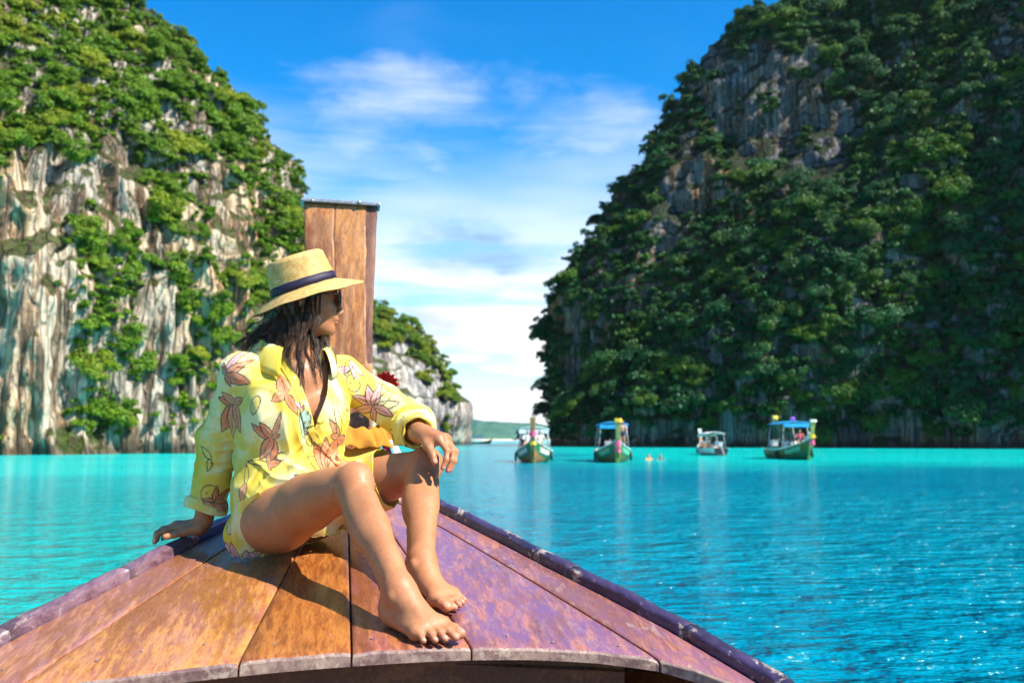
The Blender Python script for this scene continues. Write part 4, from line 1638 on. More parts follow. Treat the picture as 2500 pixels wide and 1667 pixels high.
# --- the prow post: a thick tapered board leaning forward, a split down its face, a metal strip on top
def prow_post():
    z0, z1 = 1.02, 2.362
    n, m = 120, 84
    P = np.zeros((n, m, 3))
    Q = np.zeros((n, m, 3))
    rs = np.random.RandomState(3)
    edgeL = np.cumsum(rs.normal(size=n)) * 0.0006
    edgeR = np.cumsum(rs.normal(size=n)) * 0.0005
    edgeL -= np.linspace(edgeL[0], edgeL[-1], n)
    edgeR -= np.linspace(edgeR[0], edgeR[-1], n)
    us = np.r_[0, 0.01, 0.03, np.linspace(0.06, 0.94, m - 6), 0.97, 0.99, 1]
    for i in range(n):
        f = i / (n - 1)
        z = z0 + (z1 - z0) * f
        s = 3.79 + 0.24 * f + 0.05 * f * f
        wl = np.interp(f, [0, 0.35, 0.75, 1], [0.128, 0.130, 0.137, 0.150]) + edgeL[i]
        wr = np.interp(f, [0, 0.35, 0.75, 1], [0.132, 0.136, 0.142, 0.150]) + edgeR[i]
        tc = -0.055
        for j, u in enumerate(us):
            t = tc - wl + (wl + wr) * u
            d = 0.0
            d -= 0.006 * (math.exp(-u / 0.012) + math.exp(-(1 - u) / 0.012))
            crack = 0.43 - 0.02 * f + 0.006 * math.sin(f * 40) + 0.004 * math.sin(f * 97)
            if f > 0.62:
                d -= 0.006 * math.exp(-((u - crack) / 0.007) ** 2) * min(1, (f - 0.62) / 0.1)
            rgt = 0.845 - 0.03 * (1 - f) + 0.16 * max(0, (0.9 - f)) * 1.2
            if f > 0.5 and u > rgt:
                d -= 0.004
            d += 0.0012 * math.sin(u * 31 + f * 5) * math.sin(f * 23)
            p = DX * (s - d) + RX * t
            P[i, j] = (p.x, p.y, z)
            q = DX * (s + 0.075) + RX * t
            Q[i, j] = (q.x, q.y, z)
    V = np.concatenate([P.reshape(-1, 3), Q.reshape(-1, 3)])
    F = grid_faces(n, m).tolist()
    o = n * m
    F += [tuple(o + i for i in reversed(q)) for q in grid_faces(n, m).tolist()]
    for i in range(n - 1):
        F.append((i * m, (i + 1) * m, o + (i + 1) * m, o + i * m))
        F.append(((i + 1) * m + m - 1, i * m + m - 1, o + i * m + m - 1, o + (i + 1) * m + m - 1))
    for j in range(m - 1):
        F.append(((n - 1) * m + j, (n - 1) * m + j + 1, o + (n - 1) * m + j + 1, o + (n - 1) * m + j))
    post = part('prow_post', V, F, [POST_WOOD, POST_DARK], boat, True)
    mi = np.zeros(len(post.data.polygons), np.int32)
    for i in range(n - 1):                  # the weathered dark strip down the right edge
        f = i / (n - 1)
        rgt = 0.845 - 0.03 * (1 - f) + 0.16 * max(0, (0.9 - f)) * 1.2 + 0.012 * math.sin(f * 31)
        for j in range(m - 1):
            if f > 0.5 and us[j] > rgt:
                mi[i * (m - 1) + j] = 1
    post.data.polygons.foreach_set('material_index', mi)
    # cap
    sp = 3.79 + 0.29
    c = DX * (sp + 0.035) + RX * (-0.055)
    rot = Matrix.Rotation(YAW, 3, 'Z') @ Matrix.Rotation(math.radians(1.6), 3, 'Y')
    mb = MB()
    mb.box((c.x, c.y, z1 + 0.007), (0.322, 0.105, 0.016), rot)
    cap = part('post_cap', mb.v, mb.f, STEEL, post)
    mod = cap.modifiers.new('edge', 'BEVEL')
    mod.width = 0.004
    mod.segments = 2
    for t in (-0.17, 0.02):
        q = DX * (sp - 0.0185) + RX * t
        mb = MB()
        mb.tube([q + Vector((0, 0, z1 + 0.007)), q - DX * 0.004 + Vector((0, 0, z1 + 0.007)), q - DX * 0.006 + Vector((0, 0, z1 + 0.007))], [0.008, 0.007, 0.003], 10)
        part('rivet', mb.v, mb.f, STEEL, post, True)


prow_post()


# --- cloth tied round the foot of the post, ribbons and a red paper flower
def ruffle(name, label, cat, centre, rad_t, rad_s, zc, h, mat, seed, turns=1.0, amp=0.02, a0=0.0):
    n, m = int(160 * turns), 14
    P = np.zeros((n, m, 3))
    for i in range(n):
        a = a0 + 2 * math.pi * turns * i / (n - 1)
        for j in range(m):
            f = j / (m - 1)
            wv = amp * f * (math.sin(a * 13 + seed) + 0.6 * math.sin(a * 23 + 1.7 * seed + f * 2))
            r = 1 + 0.04 * math.sin(a * 5 + seed)
            t = (rad_t * r + wv + 0.03 * f) * math.cos(a)
            s = (rad_s * r + wv + 0.03 * f) * math.sin(a)
            z = zc + h * (0.5 - f) + 0.006 * math.sin(a * 17 + f * 5) + 0.01 * math.sin(a * 3 + seed)
            p = centre + RX * t + DX * s
            P[i, j] = (p.x, p.y, z)
    mb = MB()
    mb.grid(P)
    base = Vector((centre.x, centre.y, zc - h / 2))
    o = link(name, mesh_from(name, np.array(mb.v) - np.array(base), mb.f, mat, True), None, base)
    sol = o.modifiers.new('cloth', 'SOLIDIFY')
    sol.thickness = 0.0015
    tag(o, label, cat)
    return o


def cloth(name, col, var=0.25, scale=30, rough=0.8, trans=0.35):
    m, nt, b = material(name)
    n = nt.noise(nt.obj(), scale, 4, 0.6)
    c = nt.mix(nt.mapr(n, 0.3, 0.7), tuple(x * (1 - var) for x in col), col)
    nt.put(b.inputs['Base Color'], c)
    b.inputs['Roughness'].default_value = rough
    b.inputs['Specular IOR Level'].default_value = 0.2
    tr = nt.add('ShaderNodeBsdfTranslucent')
    nt.put(tr.inputs[0], c)
    mx = nt.add('ShaderNodeMixShader')
    mx.inputs[0].default_value = trans
    nt.l.new(b.outputs[0], mx.inputs[1])
    nt.l.new(tr.outputs[0], mx.inputs[2])
    nt.l.new(mx.outputs[0], nt.n['Material Output'].inputs[0])
    return m


POST_C = DX * 3.87 + RX * (-0.055)
ORANGE = cloth('orange_gauze', (0.80, 0.36, 0.045))
AMBER = cloth('amber_gauze', (0.82, 0.47, 0.06))
PINK = cloth('pink_ribbon', (0.80, 0.10, 0.25))
WHITE_R = cloth('white_ribbon', (0.80, 0.76, 0.74))
RED = cloth('red_paper', (0.72, 0.035, 0.03))
ruffle('post_garland', 'frilled orange gauze garland tied round the prow post', 'garland', POST_C, 0.185, 0.09, 1.415, 0.075, ORANGE, 1.0)
ruffle('orange_sash', 'amber gauze sash wrapped below the frilled garland on the prow post', 'sash', POST_C, 0.160, 0.065, 1.27, 0.22, AMBER, 2.3, amp=0.008)


def ribbon(name, label, pts, width, mat, seed):
    n = 40
    d = np.linspace(0, 1, len(pts))
    T = np.linspace(0, 1, n)
    C = np.stack([np.interp(T, d, [p[k] for p in pts]) for k in range(3)], 1)
    P = np.zeros((n, 5, 3))
    for i in range(n):
        for j in range(5):
            a = (j / 4 - 0.5) * width
            tw = 0.6 * math.sin(T[i] * 5 + seed)
            q = C[i] + np.array(RX) * a * math.cos(tw) + np.array(DX) * (a * math.sin(tw) + 0.006 * math.sin(T[i] * 21 + j))
            P[i, j] = q
    mb = MB()
    mb.grid(P)
    base = Vector(C[-1])
    o = link(name, mesh_from(name, np.array(mb.v) - np.array(base), mb.f, mat, True), None, base)
    o.modifiers.new('cloth', 'SOLIDIFY').thickness = 0.001
    tag(o, label, 'ribbon')


g0 = POST_C + RX * 0.17
for k, (mt, nm, dxx) in enumerate(((PINK, 'bright pink ribbon hanging from the garland behind the knee', 0.01), (WHITE_R, 'white ribbon hanging beside the pink one below the garland', 0.045))):
    ribbon('hanging_ribbon', nm, [(g0.x + dxx, g0.y - 0.02, 1.40), (g0.x + dxx + 0.03, g0.y - 0.05, 1.34), (g0.x + dxx + 0.02, g0.y - 0.05, 1.27), (g0.x + dxx + 0.035, g0.y - 0.04, 1.215)], 0.032, mt, k)


def paper_flower():
    c = POST_C + RX * 0.180 - DX * 0.05
    c = Vector((c.x, c.y, 1.605))
    n, m = 96, 6
    P = np.zeros((m, n, 3))
    for i in range(m):
        for j in range(n):
            a = 2 * math.pi * j / n
            r = 0.008 + 0.042 * (i / (m - 1)) * (1 + 0.13 * math.sin(a * 16) * (i / (m - 1)))
            d = 0.018 * (i / (m - 1)) ** 2 + 0.004 * math.sin(a * 16) * i / (m - 1)
            p = RX * (r * math.cos(a)) + Vector((0, 0, r * math.sin(a))) - DX * d
            P[i, j] = p
    V = P.reshape(-1, 3)
    me = mesh_from('paper_flower', V, grid_faces(m, n, True), RED, False)
    o = link('paper_flower', me, None, c)
    o.modifiers.new('paper', 'SOLIDIFY').thickness = 0.0012
    tag(o, 'red pleated paper flower fixed to the edge of the prow post', 'flower')
    # its stalk, back to the edge of the post
    mb = MB()
    mb.tube([(0, 0, 0), tuple(DX * 0.03 - RX * 0.015), tuple(DX * 0.06 - RX * 0.04)], 0.003, 6)
    link('stalk', mesh_from('stalk', mb.v, mb.f, plain('flower_wire', (0.05, 0.12, 0.03)), True), o)


paper_flower()
# ------------------------------------------------------------------ the seated person
# --- joints, in metres
HIP_R, KNEE_R, ANK_R = A((-0.658, 2.765, 1.184)), A((-0.396, 2.500, 1.289)), A((-0.249, 2.232, 1.072))
HIP_L, KNEE_L, ANK_L = A((-0.600, 2.930, 1.200)), A((-0.246, 2.775, 1.326)), A((-0.222, 2.478, 1.105))
SH_R, SH_L = A((-0.764, 2.805, 1.598)), A((-0.506, 2.965, 1.600))
WR_R, WR_L = A((-0.895, 2.925, 1.166)), A((-0.252, 2.745, 1.414))
EL_R = A((-0.850, 2.905, 1.385))
EL_L = A((-0.305, 3.000, 1.447))
PELV = A((-0.645, 2.850, 1.205))
CHEST = A((-0.637, 2.885, 1.475))
NECK0 = A((-0.640, 2.890, 1.625))
TL = nrm(SH_L - SH_R)                     # towards her left
TF = nrm(np.cross(TL, (0, 0, 1)))         # the way the chest faces
UP = A((0, 0, 1))
HEAD = A((-0.604, 2.885, 1.811))
HF = nrm((0.955, 0.29, 0.03))
HL = nrm(np.cross(UP, HF))
HU = np.cross(HF, HL)


def hp(f, l, u):
    return HEAD + HF * f + HL * l + HU * u


def foot(g, ank, heel_back, toe_dir, inner, deck_pt):
    """heel_back: sole point behind the heel; x forward, y towards the inner edge, z up from the planks"""
    fz = nrm((0, -0.15, 1))
    fx = nrm(np.array(toe_dir) - fz * (np.array(toe_dir) @ fz))
    fy = nrm(np.array(inner) - fz * (np.array(inner) @ fz) - fx * (np.array(inner) @ fx))
    o = np.array(heel_back, float)
    sc = 0.95
    G = g

    class g:                                 # the same solids at the foot's own size
        def ell(c, axes, rad, k):
            G.ell(c, axes, tuple(r * sc for r in rad), k)

        def cone(p, q, rp, rq, k):
            G.cone(p, q, rp * sc, rq * sc, k)

    def P(x, y, z):
        return o + fx * (x * sc) + fy * (y * sc) + fz * (z * sc)
    g.ell(P(.036, 0, .031), (fx, fy, fz), (.036, .029, .031), .02)
    g.cone(P(.030, 0, .045), ank, .025, .0285, .025)
    g.cone(ank, P(.085, .004, .053), .0285, .028, .025)
    g.cone(P(.085, .004, .052), P(.150, .008, .027), .030, .021, .03)
    g.cone(P(.105, .018, .040), P(.165, .026, .020), .018, .017, .02)
    g.cone(P(.045, -.012, .021), P(.150, -.033, .015), .020, .0145, .02)
    g.cone(P(.115, -.004, .032), P(.158, -.018, .018), .020, .015, .02)
    g.cone(P(.168, .030, .0195), P(.152, -.034, .0150), .0195, .0145, .016)
    g.ell(P(.062, -.030, .073), (fx, fy, fz), (.010, .008, .012), .012)      # outer ankle bone
    g.ell(P(.066, .031, .080), (fx, fy, fz), (.011, .008, .012), .012)
    for (y0, y1) in ((.022, .008), (.010, .004), (-.002, -.002), (-.014, -.006)):   # tendons
        g.cone(P(.160, y0, .0315), P(.095, y1, .072), .0035, .003, .010)
    toes = (((.176, .031, .019), (.202, .034, .0185), (.224, .033, .0135), .0145, .0135, .0118),
            ((.176, .012, .0185), (.206, .014, .0205), (.229, .014, .0105), .0095, .0088, .0080),
            ((.172, -.004, .018), (.198, -.005, .0205), (.218, -.007, .0100), .0090, .0082, .0075),
            ((.164, -.019, .017), (.187, -.022, .0185), (.205, -.025, .0092), .0086, .0078, .0070),
            ((.152, -.034, .015), (.172, -.039, .0155), (.187, -.043, .0080), .0082, .0074, .0066))
    nails_ = []
    for a, b, c, r0, r1, r2 in toes:
        g.cone(P(*a), P(*b), r0, r1, .008)
        g.cone(P(*b), P(*c), r1 * .97, r2, .0035)
        g.ell(P(c[0] - .001, c[1], c[2]), (fx, fy, fz), (r2 * 1.15, r2 * 1.1, r2), .003)
        nails_.append((P(c[0] + r2 * .30, c[1], c[2] + r2 * .85), r2 * .72))
    return nails_


def finger(g, pts, r0, r1, k=.004):
    n = len(pts) - 1
    for i in range(n):
        a = r0 + (r1 - r0) * i / n
        b = r0 + (r1 - r0) * (i + 1) / n
        g.cone(pts[i], pts[i + 1], a, b, k if i else .010)
        if 0 < i:
            g.ell(pts[i], np.eye(3), (a * 1.06,) * 3, .003)


def body_sdf(g):
    nails_ = []
    # trunk
    g.ell(CHEST + A((0, 0, -.02)), (TL, TF, UP), (.138, .098, .175), .03)
    g.ecap(PELV + A((0, 0, .04)), CHEST + A((0, 0, -.05)), (.125, .095), (.118, .092), TL, .04)
    PLAT = nrm(HIP_L - HIP_R)
    PFW = nrm(np.cross(PLAT, UP))
    g.ell(PELV, (PLAT, PFW, UP), (.140, .105, .102), .04)
    g.cone(SH_R + A((.004, 0, -.006)), CHEST + TL * -.03 + A((0, 0, .09)), .043, .060, .04)
    g.cone(SH_L + A((-.004, 0, -.006)), CHEST + TL * .03 + A((0, 0, .09)), .043, .060, .04)
    for s in (-1, 1):
        g.ell(CHEST + TL * .068 * s + TF * .075 + A((0, 0, -.005)), (TL, TF, UP), (.060, .052, .062), .03)
        g.cone(NECK0 + TF * .048 + TL * .012 * s + A((0, 0, -.030)), CHEST + TL * .135 * s + TF * .03 + A((0, 0, .135)), .010, .010, .018)   # collar bone
        g.cone(NECK0 + A((0, 0, .045)) - TF * .015, CHEST + TL * .12 * s + A((0, 0, .125)), .038, .036, .035)      # shoulder slope
        g.cone(NECK0 + TF * .05 + TL * .010 * s + A((0, 0, -.02)), hp(-.03, .055 * s, -.055), .008, .011, .014)
    g.ell(CHEST + TF * .035 + A((0, 0, .105)), (TL, TF, UP), (.115, .052, .060), .04)
    g.cone(NECK0 + A((0, 0, -.02)), hp(-.028, 0, -.075), .052, .050, .025)
    # head
    g.ell(hp(-.004, 0, .026), (HF, HL, HU), (.086, .070, .072), .02)
    g.ell(hp(.030, 0, -.038), (HF, HL, HU), (.056, .056, .074), .03)
    for s in (-1, 1):
        g.cone(hp(-.016, .054 * s, -.056), hp(.060, .012 * s, -.092), .016, .013, .025)
        g.ell(hp(.058, .036 * s, -.032), (HF, HL, HU), (.026, .022, .024), .02)
        g.ell(hp(-.014, .073 * s, -.016), (nrm(HF * .8 - HL * s * .5), nrm(HF * .5 + HL * .8 * s), HU), (.017, .006, .031), .006)
        g.ell(hp(.093, .0090 * s, -.0445), (HF, HL, HU), (.009, .007, .007), .006)
    g.ell(hp(.064, 0, -.093), (HF, HL, HU), (.017, .018, .014), .02)
    g.ell(hp(.072, 0, .014), (HF, HL, HU), (.018, .050, .018), .02)
    g.cone(hp(.084, 0, .000), hp(.103, 0, -.039), .0070, .0085, .012)
    g.ell(hp(.079, 0, -.060), (HF, HL, HU), (.013, .024, .014), .012)
    g.ell(hp(.0885, 0, -.0635), (HF, HL, HU), (.0080, .020, .0050), .004)
    g.ell(hp(.0868, 0, -.0740), (HF, HL, HU), (.0080, .017, .0058), .004)
    # arms
    g.cone(SH_R + A((.004, 0, -.006)), EL_R, .043, .038, .03)
    g.cone(EL_R, WR_R, .041, .0275, .02)
    g.cone(SH_L + A((-.004, 0, -.006)), EL_L, .043, .038, .03)
    g.cone(EL_L, WR_L, .041, .0270, .02)
    # legs
    for hip, kn, an, s in ((HIP_R, KNEE_R, ANK_R, -1), (HIP_L, KNEE_L, ANK_L, 1)):
        td = nrm(kn - hip)
        sd = nrm(an - kn)
        side = nrm(np.cross(td, sd))
        back_t = nrm(np.cross(side, td))
        if back_t[2] > 0:
            back_t = -back_t
        mid = hip + (kn - hip) * .45
        g.cone(hip, mid, .083, .071, .03)
        g.cone(mid, kn, .069, .045, .03)
        g.ell(hip + (kn - hip) * .12 + back_t * .020, (td, side, back_t), (.105, .080, .078), .04)   # seat
        g.ell(hip + (kn - hip) * .62 - back_t * .012, (td, side, back_t), (.13, .056, .052), .04)
        front = -nrm(sd * -.0 + nrm(np.cross(sd, side)) * (1 if np.dot(np.cross(sd, side), td) < 0 else -1))
        g.ell(kn + front * .018 + td * .004, (front, side, sd), (.037, .038, .046), .02)     # knee cap
        g.cone(kn, kn + sd * .17, .039, .036, .025)
        g.cone(kn + sd * .17, an, .036, .0265, .03)
        g.ell(kn + sd * .125 - front * .020, (sd, side, front), (.115, .037, .036), .03)      # calf
        g.cone(kn + sd * .08 + front * .026, an + front * .008, .020, .022, .02)             # shin
        g.cone(kn + sd * .26 - front * .016, an - front * .026 - sd * 0.0, .022, .013, .02)  # heel cord
    # feet
    dz = lambda x, y: deck_z(-math.sin(YAW) * x + math.cos(YAW) * y, math.cos(YAW) * x + math.sin(YAW) * y)
    hb = A((-0.287, 2.272, 0))
    hb[2] = dz(hb[0], hb[1]) + .001
    nails_ += foot(g, ANK_R, hb, (.73, -.68, 0), (.68, .73, 0), None)
    hb = A((-0.253, 2.520, 0))
    hb[2] = dz(hb[0], hb[1]) + .001
    nails_ += foot(g, ANK_L, hb, (.60, -.80, 0), (-.80, -.60, 0), None)
    # her left hand, hanging over the far knee
    mcp = [A((-.196, 2.676, 1.401)), A((-.183, 2.692, 1.405)), A((-.177, 2.708, 1.402)), A((-.178, 2.723, 1.394))]
    pip = [A((-.172, 2.651, 1.371)), A((-.158, 2.669, 1.371)), A((-.152, 2.688, 1.368)), A((-.158, 2.707, 1.365))]
    dip = [A((-.173, 2.641, 1.348)), A((-.159, 2.657, 1.345)), A((-.154, 2.676, 1.343)), A((-.160, 2.697, 1.346))]
    tip = [A((-.182, 2.636, 1.326)), A((-.170, 2.650, 1.319)), A((-.165, 2.668, 1.319)), A((-.168, 2.688, 1.329))]
    for i in range(4):
        w = WR_L + A((.012, (-.014, -.005, .005, .014)[i], .003))
        g.cone(w, mcp[i], .0165, .0110, .018)
        g.ell(mcp[i], np.eye(3), (.0115,) * 3, .006)
        r = (.0080, .0082, .0078, .0070)[i]
        finger(g, [mcp[i], pip[i], dip[i], tip[i]], r * 1.12, r * .82)
        d = nrm(tip[i] - dip[i])
        out = nrm(np.cross(d, TL)) * -1
        nails_.append((tip[i] + d * .002 + nrm((.7, -.6, .2)) * r * .8, .0052))
    th = [WR_L + A((.010, -.018, -.008)), A((-.225, 2.678, 1.385)), A((-.211, 2.652, 1.362)), A((-.204, 2.638, 1.342))]
    g.cone(th[0], th[1], .0150, .0125, .015)
    finger(g, [th[1], th[2], th[3]], .0112, .0090)
    nails_.append((th[3] + nrm((.3, -.9, .1)) * .008, .0062))
    g.cone(th[1], mcp[0], .010, .009, .014)
    # her right hand, flat on the rail with the fingers over its edge
    rt = 1.122
    mcp = [A((-.967, 2.918, rt + .026)), A((-.976, 2.936, rt + .029)), A((-.981, 2.955, rt + .027)), A((-.982, 2.974, rt + .022))]
    pip = [A((-.997, 2.896, rt + .018)), A((-1.010, 2.922, rt + .020)), A((-1.015, 2.948, rt + .018)), A((-1.010, 2.974, rt + .013))]
    tip = [A((-1.019, 2.881, rt - .012)), A((-1.030, 2.912, rt - .014)), A((-1.035, 2.943, rt - .014)), A((-1.028, 2.972, rt - .012))]
    for i in range(4):
        w = WR_R + A((-.014, (-.014, -.004, .006, .014)[i], -.018))
        g.cone(w, mcp[i], .0175, .0125, .018)
        g.ell(mcp[i], np.eye(3), (.0125,) * 3, .006)
        r = (.0088, .0090, .0086, .0076)[i]
        m = (pip[i] + tip[i]) / 2 + A((-.006, 0, .006))
        finger(g, [mcp[i], pip[i], m, tip[i]], r * 1.12, r * .82)
    th = [WR_R + A((-.010, -.022, -.020)), A((-.935, 2.880, rt + .018)), A((-.955, 2.858, rt + .011)), A((-.977, 2.846, rt + .006))]
    g.cone(th[0], th[1], .0160, .0130, .015)
    finger(g, [th[1], th[2], th[3]], .0115, .0090)
    return nails_


def skin_material():
    m, nt, b = material('tanned_skin')
    p = nt.obj()
    n = nt.noise(p, 14, 4, 0.6)
    n2 = nt.noise(p, 120, 3, 0.6)
    mid_ = nt.noise(p, 55, 4, 0.65)
    c = nt.mix(nt.mapr(n, 0.3, 0.7), (0.40, 0.160, 0.066), (0.47, 0.20, 0.085))
    c = nt.mix(nt.math('MULTIPLY', nt.mapr(n2, 0.5, 0.7), 0.25), c, (0.37, 0.145, 0.07))
    pale = nt.sep(nt.attr('tint'))
    c = nt.mix(nt.math('MULTIPLY', pale[0], 0.75), c, (0.66, 0.36, 0.27))
    c = nt.mix(nt.math('MULTIPLY', pale[1], 0.8), c, (0.42, 0.11, 0.085))
    c = nt.mix(nt.math('MULTIPLY', pale[2], nt.mapr(mid_, 0.3, 0.7, 0.2, 0.6)), c, (0.46, 0.135, 0.065))
    c = nt.mix(nt.math('MULTIPLY', nt.mapr(mid_, 0.52, 0.68), 0.3), c, (0.30, 0.105, 0.045))
    nt.put(b.inputs['Base Color'], c)
    b.inputs['Roughness'].default_value = 0.43
    b.inputs['Specular IOR Level'].default_value = 0.38
    b.inputs['Subsurface Weight'].default_value = 0.06
    b.inputs['Subsurface Radius'].default_value = (0.012, 0.005, 0.003)
    b.inputs['Subsurface Scale'].default_value = 1.0
    b.inputs['Coat Weight'].default_value = 0.05
    b.inputs['Coat Roughness'].default_value = 0.22
    pores = nt.noise(p, 900, 2, 0.6)
    hgt = nt.math('ADD', nt.math('ADD', n2, nt.math('MULTIPLY', pores, 0.5)), nt.math('MULTIPLY', mid_, 1.2))
    nt.put(b.inputs['Normal'], nt.bump(hgt, 0.32, 0.0016))
    nt.put(b.inputs['Roughness'], nt.mapr(mid_, 0.3, 0.7, 0.43, 0.62))
    return m


SKIN = skin_material()
person = empty('person', (-0.64, 2.85, 1.085))
tag(person, 'person in straw hat and yellow floral shirt sitting barefoot on the bow deck', 'person')


def add_attr(me, name, data):
    at = me.color_attributes.new(name, 'FLOAT_COLOR', 'POINT')
    d = np.ones((len(me.vertices), 4), np.float32)
    d[:, :data.shape[1]] = data
    at.data.foreach_set('color', d.ravel())


BODY_H = 0.0033


def make_body():
    g = SDF((-1.10, 2.02, 0.93), (-0.02, 3.12, 1.95), BODY_H)
    nails_ = body_sdf(g)
    V, F = g.mesh()
    V = relax(V, F, 1, 0.35)
    tint = np.zeros((len(V), 3))
    for c, r in nails_:
        d = np.linalg.norm(V - c, axis=1)
        tint[:, 0] = np.maximum(tint[:, 0], 1 - sstep(d, r * .8, r * 1.25))
    for c, r in ((hp(.093, 0, -.0635), (.012, .020, .0065)), (hp(.091, 0, -.0740), (.012, .017, .007))):
        q = V - c
        e = np.sqrt((q @ HF / r[0]) ** 2 + (q @ HL / r[1]) ** 2 + (q @ HU / r[2]) ** 2)
        tint[:, 1] = np.maximum(tint[:, 1], 1 - sstep(e, .8, 1.15))
    # ruddier over the joints: knees, ankles, knuckles, toes
    for c, r in [(KNEE_R, .075), (KNEE_L, .075), (ANK_R, .055), (ANK_L, .055), (EL_L, .05)] + [(q, .022) for q, _ in nails_] + [(WR_L + A((.06, -.05, 0)), .05)]:
        d = np.linalg.norm(V - c, axis=1)
        tint[:, 2] = np.maximum(tint[:, 2], 1 - sstep(d, r * .4, r))
    o = part('body', V, F, SKIN, person, True)
    add_attr(o.data, 'tint', tint)
    return o


body = make_body()
# ------------------------------------------------------------------ the shirt
def shirt_material():
    m, nt, b = material('printed_cotton')
    p = nt.obj()
    n = nt.noise(nt.mapping(p, (1, 1, 0.6)), 9, 4, 0.6, 0.6)
    n2 = nt.noise(p, 26, 3, 0.6)
    c = nt.mix(nt.mapr(n, 0.36, 0.56), (0.84, 0.60, 0.055), (0.87, 0.71, 0.17))
    c = nt.mix(nt.mapr(nt.math('ADD', n, nt.math('MULTIPLY', n2, 0.3)), 0.655, 0.77), c, (0.90, 0.82, 0.42))
    pr = nt.add('ShaderNodeAttribute', attribute_name='print')
    wash = nt.mix(nt.mapr(n2, 0.35, 0.7), pr.outputs['Color'], nt.mix(0.25, pr.outputs['Color'], (0.9, 0.75, 0.5)))
    c = nt.mix(pr.outputs['Alpha'], c, wash)
    nt.put(b.inputs['Base Color'], c)
    b.inputs['Roughness'].default_value = 0.75
    b.inputs['Specular IOR Level'].default_value = 0.25
    b.inputs['Sheen Weight'].default_value = 0.05
    weave = nt.noise(p, 900, 2, 0.5)
    nt.put(b.inputs['Normal'], nt.bump(weave, 0.12, 0.0006))
    tr = nt.add('ShaderNodeBsdfTranslucent')
    nt.put(tr.inputs[0], c)
    mx = nt.add('ShaderNodeMixShader')
    mx.inputs[0].default_value = 0.22
    nt.l.new(b.outputs[0], mx.inputs[1])
    nt.l.new(tr.outputs[0], mx.inputs[2])
    nt.l.new(mx.outputs[0], nt.n['Material Output'].inputs[0])
    return m


SHIRT = shirt_material()
CUFF_R = EL_R + (WR_R - EL_R) * .80
CUFF_L = EL_L + (WR_L - EL_L) * .80
TH_L = nrm(KNEE_L - HIP_L)
TH_R = nrm(KNEE_R - HIP_R)


def ridge(q):
    return 1 - np.minimum(np.abs(pnoise(q)) * 2.6, 1.0)


def cut_open(V, F, N, fs, h):
    """fs: (f, grad) pairs whose common inside (all f < 0) is removed; the border is snapped to f = 0"""
    inside = np.ones(len(V), bool)
    vals = []
    for f, grad in fs:
        vals.append(f(V))
    for i, (f, grad) in enumerate(fs):
        others = np.ones(len(V), bool)
        for j, v in enumerate(vals):
            if j != i:
                others &= v < h
        near = (np.abs(vals[i]) < 0.62 * h) & others
        gv = np.array(grad, float)
        t = gv[None, :] - N[near] * (N[near] @ gv)[:, None]
        t /= np.maximum(np.sum(t * t, 1), .15)[:, None]
        V[near] -= t * vals[i][near][:, None]
    val = np.max([f(V) for f, g_ in fs], axis=0)
    bad = np.mean(val[F], axis=1) < -1e-5
    return V, F[~bad]


def compact(V, F):
    used = np.zeros(len(V), bool)
    used[F.ravel()] = True
    idx = np.cumsum(used) - 1
    return V[used], idx[F]


def largest(V, F, keep_min=2000):
    """drop small loose scraps"""
    lab = np.arange(len(V))
    while True:
        m = lab[F].min(1)
        new = lab.copy()
        for k in range(4):
            np.minimum.at(new, F[:, k], m)
        new = new[new]
        if np.array_equal(new, lab):
            break
        lab = new
    cnt = np.bincount(lab, minlength=len(V))
    return compact(V, F[cnt[lab[F[:, 0]]] > keep_min])


